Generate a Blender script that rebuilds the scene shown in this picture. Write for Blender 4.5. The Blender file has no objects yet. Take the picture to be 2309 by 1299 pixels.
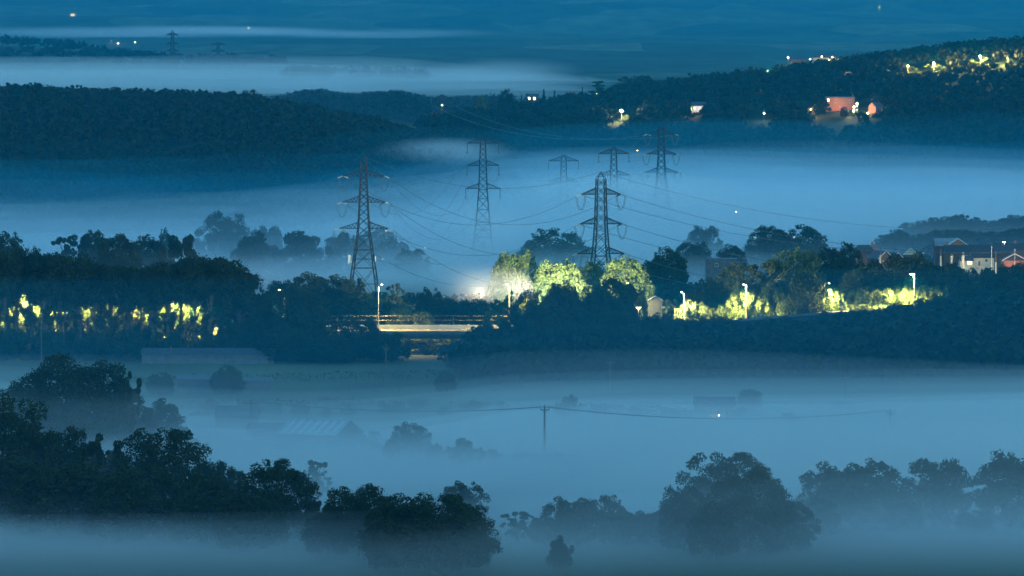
import bpy, math, random
import numpy as np
from mathutils import Vector, Matrix

S = bpy.context.scene
R = math.radians
# ------------------------------------------------------------------ camera
IW, IH = 2309.0, 1299.0
F = 9621.0                       # focal length in photograph pixels
CH = 69.0                        # camera height over the valley floor
HOR = 267.0                      # row of the level horizon
PITCH = math.atan((IH / 2 - HOR) / F)
cam = bpy.data.cameras.new('camera'); co = bpy.data.objects.new('camera', cam)
S.collection.objects.link(co); S.camera = co
cam.sensor_width = 36.0; cam.lens = 36.0 * F / IW
cam.clip_start = 1.0; cam.clip_end = 40000.0
co.location = (0, 0, CH); co.rotation_euler = (R(90) - PITCH, 0, 0)

# ------------------------------------------------------------------ sky
W = bpy.data.worlds.new('World'); S.world = W; W.use_nodes = True
nt = W.node_tree; nt.nodes.clear()
sky = nt.nodes.new('ShaderNodeTexSky'); sky.sky_type = 'NISHITA'; sky.sun_disc = False
sky.sun_elevation = R(7.0); sky.sun_rotation = R(150); sky.altitude = 100
sky.air_density = 1.0; sky.dust_density = 0.3; sky.ozone_density = 4.0
mixn = nt.nodes.new('ShaderNodeMix'); mixn.data_type = 'RGBA'; mixn.blend_type = 'MULTIPLY'
mixn.inputs[0].default_value = 1.0; mixn.inputs[7].default_value = (0.80, 1.06, 0.92, 1)   # tungsten white balance
bg = nt.nodes.new('ShaderNodeBackground'); bg.inputs[1].default_value = 0.10
out = nt.nodes.new('ShaderNodeOutputWorld')
nt.links.new(sky.outputs[0], mixn.inputs[6]); nt.links.new(mixn.outputs[2], bg.inputs[0]); nt.links.new(bg.outputs[0], out.inputs[0])

S.view_settings.view_transform = 'Standard'; S.view_settings.look = 'None'
S.view_settings.gamma = 1.0; S.view_settings.use_curve_mapping = False
S.view_settings.exposure = 2.5
cy = S.cycles
cy.use_denoising = True
cy.max_bounces = 6; cy.diffuse_bounces = 2; cy.glossy_bounces = 1; cy.transmission_bounces = 2
cy.volume_bounces = 5; cy.transparent_max_bounces = 96
cy.use_adaptive_sampling = True; cy.adaptive_threshold = 0.015
cy.sample_clamp_indirect = 3.0; cy.sample_clamp_direct = 0.0
cy.caustics_reflective = False; cy.caustics_refractive = False

# ------------------------------------------------------------------ helpers
COL = S.collection
def px_dir(px, py):
    u = (px - IW / 2) / F; v = (IH / 2 - py) / F
    cp, sp = math.cos(PITCH), math.sin(PITCH)
    return Vector((u, cp + v * sp, -sp + v * cp))
def at(px, py, D):
    d = px_dir(px, py); return Vector((0, 0, CH)) + d * (D / d.y)
def xat(px, D): return (px - IW / 2) / F * D
def zrow(py, D): return at(IW / 2, py, D).z
def pps(D): return F / D           # photograph pixels per metre

def tag(o, label=None, cat=None, group=None, kind=None):
    if label: o['label'] = label
    if cat: o['category'] = cat
    if group: o['group'] = group
    if kind: o['kind'] = kind
    return o
def empty(name, loc, rz=0.0):
    o = bpy.data.objects.new(name, None); COL.objects.link(o)
    o.empty_display_size = 0.5; o.location = loc; o.rotation_euler = (0, 0, rz); return o
def link(name, me, parent=None, loc=None):
    o = bpy.data.objects.new(name, me); COL.objects.link(o)
    if parent is not None: o.parent = parent
    if loc is not None: o.location = loc
    return o
def np_mesh(name, V, Fq, mat=None, smooth=False):
    V = np.asarray(V, dtype=np.float32); Fq = np.asarray(Fq, dtype=np.int32)
    me = bpy.data.meshes.new(name); k = Fq.shape[1]; n = Fq.shape[0]
    me.vertices.add(len(V)); me.vertices.foreach_set('co', V.ravel())
    me.loops.add(n * k); me.loops.foreach_set('vertex_index', Fq.ravel())
    me.polygons.add(n); me.polygons.foreach_set('loop_start', np.arange(n, dtype=np.int32) * k)
    me.polygons.foreach_set('loop_total', np.full(n, k, dtype=np.int32))
    me.update(calc_edges=True); me.validate()
    me.polygons.foreach_set('use_smooth', np.full(n, smooth, dtype=bool))
    if mat: me.materials.append(mat)
    return me
class MB:
    """collects boxes, bars, tubes into one mesh"""
    def __init__(s): s.v = []; s.f = []
    def face(s, pts):
        b = len(s.v); s.v += [tuple(p) for p in pts]; s.f.append(tuple(range(b, b + len(pts)))); return s
    def box(s, x0, x1, y0, y1, z0, z1):
        b = len(s.v)
        s.v += [(x0,y0,z0),(x1,y0,z0),(x1,y1,z0),(x0,y1,z0),(x0,y0,z1),(x1,y0,z1),(x1,y1,z1),(x0,y1,z1)]
        for q in ((0,3,2,1),(4,5,6,7),(0,1,5,4),(1,2,6,5),(2,3,7,6),(3,0,4,7)): s.f.append(tuple(b+i for i in q))
        return s
    def bar(s, a, c, w, w2=None, n=4):
        a = Vector(a); c = Vector(c); d = c - a
        if d.length < 1e-6: return s
        d.normalize(); u = d.orthogonal().normalized(); v = d.cross(u); w2 = w if w2 is None else w2
        b = len(s.v)
        for p, r in ((a, w), (c, w2)):
            for i in range(n):
                t = 2 * math.pi * (i + .5) / n; s.v.append(tuple(p + (u * math.cos(t) + v * math.sin(t)) * r))
        for i in range(n): s.f.append((b+i, b+(i+1)%n, b+n+(i+1)%n, b+n+i))
        s.f.append(tuple(b+i for i in range(n))[::-1]); s.f.append(tuple(b+n+i for i in range(n)))
        return s
    def tube(s, pts, rs, n=6):
        if not hasattr(rs, '__len__'): rs = [rs] * len(pts)
        pts = [Vector(p) for p in pts]; b = len(s.v)
        for i, p in enumerate(pts):
            d = (pts[min(i+1, len(pts)-1)] - pts[max(i-1, 0)]).normalized()
            u = d.cross(Vector((0.3, 0.1, 1)) if abs(d.z) < .9 else Vector((1, 0, 0))).normalized(); v = d.cross(u)
            for k in range(n):
                t = 2*math.pi*k/n; s.v.append(tuple(p + (u*math.cos(t)+v*math.sin(t))*rs[i]))
        for i in range(len(pts)-1):
            for k in range(n):
                s.f.append((b+i*n+k, b+i*n+(k+1)%n, b+(i+1)*n+(k+1)%n, b+(i+1)*n+k))
        s.f.append(tuple(b+k for k in range(n))[::-1]); e = b+(len(pts)-1)*n; s.f.append(tuple(e+k for k in range(n)))
        return s
    def mesh(s, name, mat):
        me = bpy.data.meshes.new(name); me.from_pydata(s.v, [], s.f); me.update()
        if mat: me.materials.append(mat)
        return me
    def build(s, name, mat, parent=None): return link(name, s.mesh(name, mat), parent)

def mat(name, col, rough=.8, var=0.0, scale=1.0, metal=0.0, col2=None, coords='Object', sub=0.0):
    m = bpy.data.materials.new(name); m.use_nodes = True; n = m.node_tree; b = n.nodes['Principled BSDF']
    b.inputs['Roughness'].default_value = rough; b.inputs['Metallic'].default_value = metal
    b.inputs['Base Color'].default_value = (*col, 1)
    b.inputs['Specular IOR Level'].default_value = 0.25
    if var or col2:
        tc = n.nodes.new('ShaderNodeTexCoord'); no = n.nodes.new('ShaderNodeTexNoise')
        no.inputs['Scale'].default_value = scale; no.inputs['Detail'].default_value = 6
        cr = n.nodes.new('ShaderNodeValToRGB')
        c2 = col2 or tuple(c * (1 + var) for c in col); c1 = col if col2 else tuple(c * (1 - var) for c in col)
        cr.color_ramp.elements[0].position = .35; cr.color_ramp.elements[1].position = .65
        cr.color_ramp.elements[0].color = (*c1, 1); cr.color_ramp.elements[1].color = (*c2, 1)
        n.links.new(tc.outputs[coords], no.inputs['Vector']); n.links.new(no.outputs['Fac'], cr.inputs[0])
        n.links.new(cr.outputs[0], b.inputs['Base Color'])
    return m
def glow(name, col, st):
    m = bpy.data.materials.new(name); m.use_nodes = True; b = m.node_tree.nodes['Principled BSDF']
    b.inputs['Base Color'].default_value = (*col, 1); b.inputs['Emission Color'].default_value = (*col, 1)
    b.inputs['Emission Strength'].default_value = st; return m
def fogmat(name, dens, col, aniso=0.0):
    m = bpy.data.materials.new(name); m.use_nodes = True; n = m.node_tree; n.nodes.clear()
    o = n.nodes.new('ShaderNodeOutputMaterial'); v = n.nodes.new('ShaderNodeVolumePrincipled')
    v.inputs['Density'].default_value = dens; v.inputs['Color'].default_value = (*col, 1)
    v.inputs['Anisotropy'].default_value = aniso
    n.links.new(v.outputs[0], o.inputs['Volume']); return m

def leafmat(name, c1, c2, c3):
    m = bpy.data.materials.new(name); m.use_nodes = True; n = m.node_tree; b = n.nodes['Principled BSDF']
    b.inputs['Roughness'].default_value = .7; b.inputs['Specular IOR Level'].default_value = .15
    g = n.nodes.new('ShaderNodeNewGeometry'); cr = n.nodes.new('ShaderNodeValToRGB')
    e = cr.color_ramp.elements; e[0].color = (*c1, 1); e[1].color = (*c3, 1); e[1].position = 1
    k = e.new(.5); k.color = (*c2, 1)
    n.links.new(g.outputs['Random Per Island'], cr.inputs[0]); n.links.new(cr.outputs[0], b.inputs['Base Color'])
    tr = n.nodes.new('ShaderNodeBsdfTranslucent'); mx = n.nodes.new('ShaderNodeMixShader'); mx.inputs[0].default_value = .3
    n.links.new(cr.outputs[0], tr.inputs[0]); n.links.new(b.outputs[0], mx.inputs[1]); n.links.new(tr.outputs[0], mx.inputs[2])
    n.links.new(mx.outputs[0], n.nodes['Material Output'].inputs[0]); return m
M = dict(
    leaf=leafmat('leaf', (.016,.028,.010), (.026,.042,.014), (.045,.06,.02)),
    leaf_dark=leafmat('leaf_dark', (.012,.019,.009), (.015,.024,.010), (.021,.030,.013)),
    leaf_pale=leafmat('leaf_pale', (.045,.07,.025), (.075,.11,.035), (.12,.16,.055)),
    bark=mat('bark', (.09,.07,.05), .9, .4, 2.0),
    steel=mat('galvanised_steel', (.14,.15,.16), .6, .25, .7, .3),
    steel_d=mat('dark_steel', (.035,.04,.045), .6, .2, .7),  # darker steel for pylons and viaduct rails
    ins=mat('porcelain', (.55,.52,.45), .25), dark_ins=mat('brown_porcelain', (.10,.07,.05), .3),
    wire=mat('aluminium_wire', (.16,.17,.18), .5, 0, 1, .4),
    wood=mat('weathered_timber', (.10,.08,.06), .9, .3, 3),
    conc=mat('concrete', (.10,.10,.09), .85, .18, .8), conc_lit=mat('lit_concrete', (.58,.52,.38), .8, .08, .5),  # the parapet's pale concrete carries trail light in its colour
    asph=mat('asphalt', (.05,.05,.05), .9, .25, 2), lampst=mat('lamp_steel', (.35,.35,.34), .5, .1, 1, .3),
    slate=mat('slate', (.07,.075,.085), .6, .3, 1.5), slate_b=mat('dark_slate', (.05,.055,.06), .6, .3, 1.5),  # second slate is a darker tone for whole roofs
    brick_d=mat('unlit_brickwork', (.13,.08,.06), .9, .25, 3),  # brick darkened to put the shade of unlit walls into its colour
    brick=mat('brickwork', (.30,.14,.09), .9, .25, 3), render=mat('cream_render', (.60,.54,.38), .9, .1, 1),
    white=mat('white_paint', (.75,.73,.70), .6), glass=mat('window_glass', (.03,.035,.04), .1),
    metal=mat('sheet_metal', (.22,.25,.27), .6, .15, .5, .2), metal_d=mat('dark_sheet', (.09,.10,.11), .7, .2, .6),
    rooflight=mat('roof_light_sheet', (.36,.38,.38), .5), door=mat('door_paint', (.10,.09,.08), .6),
    lamp=glow('lamp_glow', (1.0,.70,.28), 9), lamp_w=glow('lamp_glow_white', (1.0,.88,.62), 9),
    lamp_o=glow('lamp_glow_amber', (1.0,.50,.16), 10), litwin=glow('lit_window', (1.0,.75,.35), 2.0),
)
# ------------------------------------------------------------------ terrain
BASE_D = [-200, 0, 300, 600, 2000, 2300, 2600, 3000, 3500, 4000, 5000, 6000, 8000, 10000, 12000, 14000, 17000]
BASE_Z = [66, 66, 30, 0, 0, 6, 14, 32, 58, 88, 120, 145, 206, 292, 404, 520, 640]
def ip(x, a, b): return np.interp(x, a, b)
def vnoise(x, y, s, seed=0):
    """cheap smooth value noise"""
    x = np.asarray(x, float) / s + seed * 17.3; y = np.asarray(y, float) / s + seed * 5.1
    def h(i, j):
        t = np.sin(i * 127.1 + j * 311.7 + seed * 74.7) * 43758.5453; return t - np.floor(t)
    xi = np.floor(x); yi = np.floor(y); fx = x - xi; fy = y - yi
    fx = fx * fx * (3 - 2 * fx); fy = fy * fy * (3 - 2 * fy)
    return (h(xi, yi) * (1 - fx) + h(xi + 1, yi) * fx) * (1 - fy) + (h(xi, yi + 1) * (1 - fx) + h(xi + 1, yi + 1) * fx) * fy - .5
#  ridge: D, px list, crest row list, front width, back width
RIDGES = [
    (2600, [-900, -300, 0, 250, 480, 650, 850, 1000, 1150, 1300], [235, 232, 232, 242, 246, 268, 308, 352, 420, 520], 520, 420),
    (3050, [880, 1000, 1200, 1400, 1600, 1800, 2000, 2200, 2309, 2600, 3300], [320, 288, 262, 228, 202, 178, 150, 128, 118, 100, 90], 560, 600),
    (3800, [450, 620, 700, 800, 900, 1000, 1150, 1300], [330, 250, 232, 244, 236, 258, 285, 320], 300, 250),
    (4800, [560, 680, 780, 860, 930, 1000], [260, 212, 186, 200, 225, 262], 250, 250),
    (5600, [-1200, -300, 0, 150, 300, 420, 520, 620, 760], [96, 100, 102, 112, 136, 147, 144, 152, 175], 350, 400),
    (2000, [1780, 1900, 2000, 2130, 2309, 2600, 3300], [600, 575, 560, 545, 540, 530, 530], 330, 300),
]
def hump(t): t = np.clip(t, 0, 1); return .5 + .5 * np.cos(np.pi * t)
def road_y(x): return ip(x, [-2000, 20, 60, 150, 400, 2000], [1262, 1262, 1290, 1360, 1420, 1800])
def road_z(x): return ip(x, [-2000, -200, -60, 0, 40, 130, 400, 2000], [9.0, 8.6, 6.4, 6.2, 6.4, 10.2, 14, 20])
def ground(x, Y, emb=True):
    x = np.asarray(x, float); Y = np.asarray(Y, float)
    z = ip(Y, BASE_D, BASE_Z)
    px = x / np.maximum(Y, 400) * F + IW / 2
    z = z + ip(Y, [0, 600, 2000, 3500, 6000, 9000, 14000], [0, .3, 1.0, 6, 14, 45, 75]) * (vnoise(x, Y, 70 + 0 * Y, 1) * ip(Y, [3500, 6000], [1, 0]) + vnoise(x, Y, 900, 3) * ip(Y, [3500, 6000], [0, 1]) + .4 * vnoise(x, Y, 320, 4) * ip(Y, [3500, 6000], [0, 1]))
    for D, ps, rs, fw, bw in RIDGES:
        zr = CH + (HOR - ip(px, ps, rs)) * D / F
        t = np.where(Y < D, (D - Y) / fw, (Y - D) / bw)
        b = ip(Y, BASE_D, BASE_Z); e = hump(t)
        zz = b + (zr - b) * e
        ends = (px >= ps[0]) & (px <= ps[-1])
        z = np.where(ends & (t < 1) & (zr > b), np.maximum(z, zz), z)
    # wooded rise in front of the road, to the right
    wz = ip(px, [1050, 1300, 1700, 2000, 2309, 2800], [0, 0.5, 2.5, 7, 13.5, 19])
    z = z + wz * hump(np.abs(Y - 1180) / 120)
    if emb:
        d = np.abs(Y - road_y(x)); zr = road_z(x)
        prof = np.clip((22 - d) / 15, 0, 1); prof = prof * prof * (3 - 2 * prof)
        gap = np.clip(np.minimum((x + 40) / 5, (-6 - x) / 5), 0, 1)    # opening under the bridge
        z = z + np.maximum(zr - .35 - z, 0) * prof * (1 - gap)
    return z
def gz(x, Y): return float(ground(np.array([x]), np.array([Y]))[0])

def hit(px, py, D0, D1):
    """distance at which the sight line through a row meets the ground"""
    D = np.linspace(D0, D1, 1600); z = CH + (HOR - py) * D / F; g = ground((px - IW / 2) / F * D, D)
    k = np.argmax(g >= z); return float(D[k]) if (g >= z).any() else D1
# clearings on the far hills where lamps, gardens and houses stand: px, row, half width px
CLEAR = [(1741, 176, 22), (1882, 166, 22), (1990, 158, 8), (2050, 160, 24), (2108, 156, 34), (2213, 142, 36), (2275, 140, 12), (2298, 134, 8),
         (1200, 226, 22), (1345, 222, 30), (1404, 268, 26), (1575, 252, 26), (1690, 256, 20), (1722, 264, 14), (1828, 256, 12), (1905, 250, 52), (1974, 256, 18), (997, 246, 8), (1088, 240, 16)]
CLEAR = [(p, hit(p, r, 2450, 3060), w) for p, r, w in CLEAR]
def make_ground():
    pxs = np.concatenate([np.linspace(-6000, -300, 60), np.linspace(-270, 2600, 300), np.linspace(2650, 8500, 60)])
    Ys = np.concatenate([np.linspace(-200, 560, 14), np.arange(580, 1130, 12.), np.arange(1130, 1460, 3.5), np.arange(1465, 3400, 16), np.geomspace(3420, 17000, 150)])
    Xn = np.maximum(Ys, 500)[:, None] * ((pxs - IW / 2) / F)[None, :]
    Yn = np.repeat(Ys[:, None], len(pxs), 1); Z = ground(Xn, Yn)
    n, m = Xn.shape; V = np.stack([Xn, Yn, Z], -1).reshape(-1, 3)
    i = np.arange((n - 1) * m).reshape(n - 1, m)[:, :-1].ravel(); Fq = np.stack([i, i + 1, i + m + 1, i + m], -1)
    mt = bpy.data.materials.new('fields'); mt.use_nodes = True; nn = mt.node_tree; b = nn.nodes['Principled BSDF']
    b.inputs['Roughness'].default_value = .95; b.inputs['Specular IOR Level'].default_value = .1
    tc = nn.nodes.new('ShaderNodeTexCoord'); mp = nn.nodes.new('ShaderNodeMapping'); mp.inputs['Scale'].default_value = (.0045, .0016, 0)
    vo = nn.nodes.new('ShaderNodeTexVoronoi'); vo.inputs['Scale'].default_value = 1.0
    cr = nn.nodes.new('ShaderNodeValToRGB'); e = cr.color_ramp.elements
    e[0].color = (.022, .034, .014, 1); e[1].color = (.10, .11, .05, 1); k = e.new(.55); k.color = (.04, .058, .022, 1)
    nz = nn.nodes.new('ShaderNodeTexNoise'); nz.inputs['Scale'].default_value = .02; nz.inputs['Detail'].default_value = 8
    mx = nn.nodes.new('ShaderNodeMix'); mx.data_type = 'RGBA'; mx.blend_type = 'MULTIPLY'; mx.inputs[0].default_value = .8
    hs = nn.nodes.new('ShaderNodeSeparateColor')
    L = nn.links.new
    L(tc.outputs['Object'], mp.inputs[0]); L(mp.outputs[0], vo.inputs['Vector']); L(vo.outputs['Color'], hs.inputs[0]); L(hs.outputs[0], cr.inputs[0])
    mp2 = nn.nodes.new('ShaderNodeMapping'); mp2.inputs['Scale'].default_value = (1, .35, 1); L(tc.outputs['Object'], mp2.inputs[0]); L(mp2.outputs[0], nz.inputs['Vector'])
    rp = nn.nodes.new('ShaderNodeMapRange'); rp.inputs[1].default_value = .3; rp.inputs[2].default_value = .7; rp.inputs[3].default_value = .45; rp.inputs[4].default_value = 1.5
    L(nz.outputs['Fac'], rp.inputs[0]); L(cr.outputs[0], mx.inputs[6]); L(rp.outputs[0], mx.inputs[7]); L(mx.outputs[2], b.inputs['Base Color'])
    g = link('ground', np_mesh('ground', V, Fq, mt, True)); tag(g, 'dark green valley floor rising to far hills under the mist', kind='structure')
    return g
make_ground()

# ------------------------------------------------------------------ air: haze and banks of fog
hz = MB().box(-6500, 6500, -400, 17200, -9, 900).build('haze', fogmat('haze_air', 6.5e-5, (.0, .49, .84)))
tag(hz, 'thin blue evening haze over the whole valley', kind='stuff')
FOGC = (1.0, 1.0, 1.0)
BLUE = (.05, .62, .94)                     # thin air-like mist scatters blue
def fog_layer(name, pxs, D0, D1, top, dens, floor, parent=None, col=None, ny=26, seed=0, wob=0.0, pw=.8):
    """closed sheet of fog; D0/D1 near and far shore by column, top(px, t, Y) -> height"""
    ncol = len(pxs); V = []
    T = np.linspace(0, 1, ny); T = .5 - .5 * np.cos(np.pi * T)
    top_v = np.zeros((ny, ncol, 3)); 
    for j, p in enumerate(pxs):
        Y = D0(p) + (D1(p) - D0(p)) * T; x = (p - IW / 2) / F * Y
        z = top(p, T, Y)
        e = np.sin(np.pi / 2 * np.clip(np.minimum(T, 1 - T) * 3.2, 0, 1)) ** pw
        ex = min(1, min(j, ncol - 1 - j) / 3.0) ** .5
        g = floor
        z = g + (z + wob * (1.2 * vnoise(x, Y, 150, seed) + .6 * vnoise(x, Y, 60, seed + 1)) - g) * e * ex + .02
        top_v[:, j] = np.stack([x, Y, z], -1)
    bot = top_v.copy(); bot[:, :, 2] = floor - .5
    V = np.concatenate([top_v.reshape(-1, 3), bot.reshape(-1, 3)]); n, m = ny, ncol; o = n * m
    i = np.arange((n - 1) * m).reshape(n - 1, m)[:, :-1].ravel()
    Fs = [np.stack([i, i + 1, i + m + 1, i + m], -1), np.stack([i + o, i + m + o, i + m + 1 + o, i + 1 + o], -1)]
    a = np.arange(m - 1); Fs.append(np.stack([a, a + o, a + 1 + o, a + 1], -1)); a = a + (n - 1) * m; Fs.append(np.stack([a, a + 1, a + 1 + o, a + o], -1))
    r = np.arange(n - 1) * m; Fs.append(np.stack([r, r + m, r + m + o, r + o], -1)); r = r + m - 1; Fs.append(np.stack([r, r + o, r + m + o, r + m], -1))
    me = np_mesh(name, V, np.concatenate(Fs), fogmat(name, dens, col or FOGC), True)
    o = link(name, me, parent); o['kind'] = 'stuff'; return o
def ellipsoid(name, c, r, dens, parent=None, rot=0.0):
    V = []; nu, nv = 28, 14
    for j in range(nv + 1):
        ph = math.pi * j / nv
        for i in range(nu):
            th = 2 * math.pi * i / nu; V.append((r[0]*math.sin(ph)*math.cos(th), r[1]*math.sin(ph)*math.sin(th), r[2]*math.cos(ph)))
    Fq = [(j*nu+i, (j+1)*nu+i, (j+1)*nu+(i+1)%nu, j*nu+(i+1)%nu) for j in range(nv) for i in range(nu)]
    mb = MB(); mb.v = V; mb.f = Fq; me = mb.mesh(name, fogmat(name, dens, FOGC)); me.validate()
    o = link(name, me, parent); o.location = c if parent is None else (0, 0, 0); o['kind'] = 'stuff'
    if parent is None: o.rotation_euler = (0, rot, 0)
    return o
def puff(label, px, py, D, wpx, hpx, depth, tau, rot=0.0, n=3):
    """soft bank: nested ellipsoids; tau = optical depth through the middle"""
    s = pps(D); c = at(px, py, D); root = None
    for k in range(n):
        q = 1 - k / n * .62
        sg = tau / n / (2 * min(depth * q, hpx / s * q / max(.02, (py - HOR) / F if py > HOR + 30 else .02)))
        o = ellipsoid('fog_bank' if k == 0 else 'fog_layer', c, (wpx / s * q, depth * q, hpx / s * q), sg, root, rot)
        if k == 0: root = o; tag(o, label, kind='stuff')
    return root
def fog_stack(label, spec, wob=0.0):
    root = None
    for k, sp in enumerate(spec):
        pxs, D0, D1, top, dens, fl = sp[:6]
        o = fog_layer('fog_bank' if k == 0 else 'fog_layer', pxs, D0, D1, top, dens, fl, root, col=sp[6] if len(sp) > 6 else None, seed=k * 3, wob=wob * (1 - k / len(spec)) + .6)
        if k == 0: root = o; tag(o, label)
    return root
PX = np.linspace(-1500, 3900, 46)
# valley floor in front of the road
A0 = lambda p: 600.; A1 = lambda p: ip(p, [-500, 100, 300, 700, 980, 1080, 1400, 1900, 2400], [1130, 1120, 1070, 1035, 1050, 1110, 1145, 1150, 1170])
def topA(h, far): return lambda p, T, Y: ip(Y, [600, 850, 1150], [h, h, far]) + 0*T
fog_stack('low white fog lying over the near fields and barns', [
    (PX, lambda p: A0(p)+5*k, lambda p, o=o: A1(p)-o, topA(h, fr), 1./sg, -4.0 - .2*k, BLUE if k < 1 else None) for k, (h, fr, o, sg) in enumerate(
    [(34, 30, -90, 3000.), (17, 7, 0, 1300.), (13, 6.5, 18, 900.), (10.5, 6, 34, 520.), (8.3, 5.4, 48, 420.), (6.4, 4.6, 62, 260.), (4.6, 3.8, 80, 170.)])], wob=6.0)
# valley behind the road up to the wooded hills
B0 = lambda p: ip(p, [0, 900, 1000, 1120, 1300, 2309], [1440, 1440, 1360, 1380, 1500, 1650])
B1 = lambda p: ip(p, [-500, 200, 600, 900, 1200, 1700, 2800], [2400, 2440, 2500, 2600, 2830, 2850, 2800])
qB = lambda p: ip(p, [-300, 300, 600, 800, 1000, 1300, 1800, 2400], [.60, .62, .68, .84, 1.0, 1.06, 1.04, .95])
def topB(Ys, Zs): return lambda p, T, Y: ip(Y, Ys, Zs) * qB(p)
K = lambda v: (lambda p: v + 0 * p)
fog_stack('deep white fog filling the valley behind the road around the pylons', [
    (PX, B0, B1, topB([1400, 1700, 2000, 2300, 2600, 2850], [12, 20, 32, 44, 52, 58]), 1/2400., -5.0),
    ] + [
    (PX, (K(1670 + 12*k) if k < 6 else (lambda p: B0(p)+60)), lambda p, k=k: B1(p) + ip(p, [500, 1100], [170, 110]) - 45*k,
     (lambda p, T, Y, zs=zs, ql=ql: ip(Y, [1400, 1670, 2000, 2300, 2600, 2850], [zs[0]*.7] + zs) * ip(p, [550, 1100, 1600, 2400], [ql, 1.02, 1.04, .97])), 1./sg, -5.3 - .2*k, BLUE if k < 2 else None)
    for k, (zs, ql, sg) in enumerate([([38, 48, 56, 67, 80], .97, 3200.), ([34, 42, 47, 54, 62], .90, 2000.), ([30, 39, 43.5, 51, 58], .80, 1700.), ([24, 34, 40, 48, 55], .72, 900.),
                                      ([18, 29, 36, 44.5, 52], .64, 600.), ([13, 24, 31, 41, 49], .62, 350.), ([8, 18, 27, 37, 45], .60, 150.)])], wob=15.0)
# behind the first wooded hill
PE = np.linspace(-1500, 2000, 40)
def topE(a):
    def f(p, T, Y): return ip(Y, BASE_D, BASE_Z) + a * ip(p, [-1500, 600, 900, 1150, 1350, 1700], [1, 1, .85, .5, .1, -1.5]) * ip(Y, [3100, 4500, 5150, 5500], [1, 1, .35, .05])
    return f
fog_stack('pale fog lying beyond the dark wooded hill', [
    (PE, K(3120), K(5600), topE(32), 1/1700., 20.0), (PE, K(3500), K(5500), topE(24), 1/1500., 19.7), (PE, K(3700), K(5350), topE(15), 1/700., 19.)], wob=5.0)
puff('thin wisp of fog under the far hills', 250, 74, 8600, 420, 11, 500, 1.3, n=6)
puff('long thin streak of fog on the far hillside', 560, 70, 8800, 330, 9, 400, 1.5, .02, n=6)
puff('faint curling wisp of fog on the far slope', 880, 78, 8200, 260, 10, 400, .6, -.02, n=6)
puff('soft billow of fog above the low middle ridge', 1120, 165, 4600, 200, 34, 300, .7, -.03, n=7)
puff('pinkish billow of fog before the ghostly mound', 700, 196, 4300, 190, 26, 260, .7, n=7)
puff('bright drift of fog wrapped round the feet of the three small pylons', 1400, 440, 2080, 330, 62, 60, 1.1, n=7)
puff('drift of fog round the lower half of the flat topped pylon', 1090, 540, 1890, 130, 95, 40, .6, n=7)
puff('bright low bank of fog beside the flat topped pylon', 1000, 342, 2420, 170, 34, 120, .9, n=6)

PN = np.linspace(-900, 3300, 30)
fog_stack('thin low fog drifting in front of the misty near trees', [
    (PN, lambda p: ip(p, [1000, 1500], [560, 600]), lambda p: ip(p, [1000, 1500], [690, 725]), lambda p, T, Y: ip(p, [-900, 900, 1300, 1700, 2400], [9, 9, 13, 21, 22]) + 0*T, 1/430., -4.8),
    (PN, lambda p: ip(p, [1000, 1500], [570, 620]), K(700), lambda p, T, Y: ip(p, [-900, 900, 1300, 1700, 2400], [6.5, 6.5, 9, 12, 12]) + 0*T, 1/400., -4.9),
    (PN, K(615), K(770), lambda p, T, Y: ip(p, [-900, 900, 1300, 2400], [4.5, 4.5, 6, 8]) + 0*T, 1/230., -5.0)], wob=4.0)
puff('glowing patch of fog over the hidden floodlight', 1085, 648, 1400, 120, 60, 18, .35, n=7)
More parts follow.
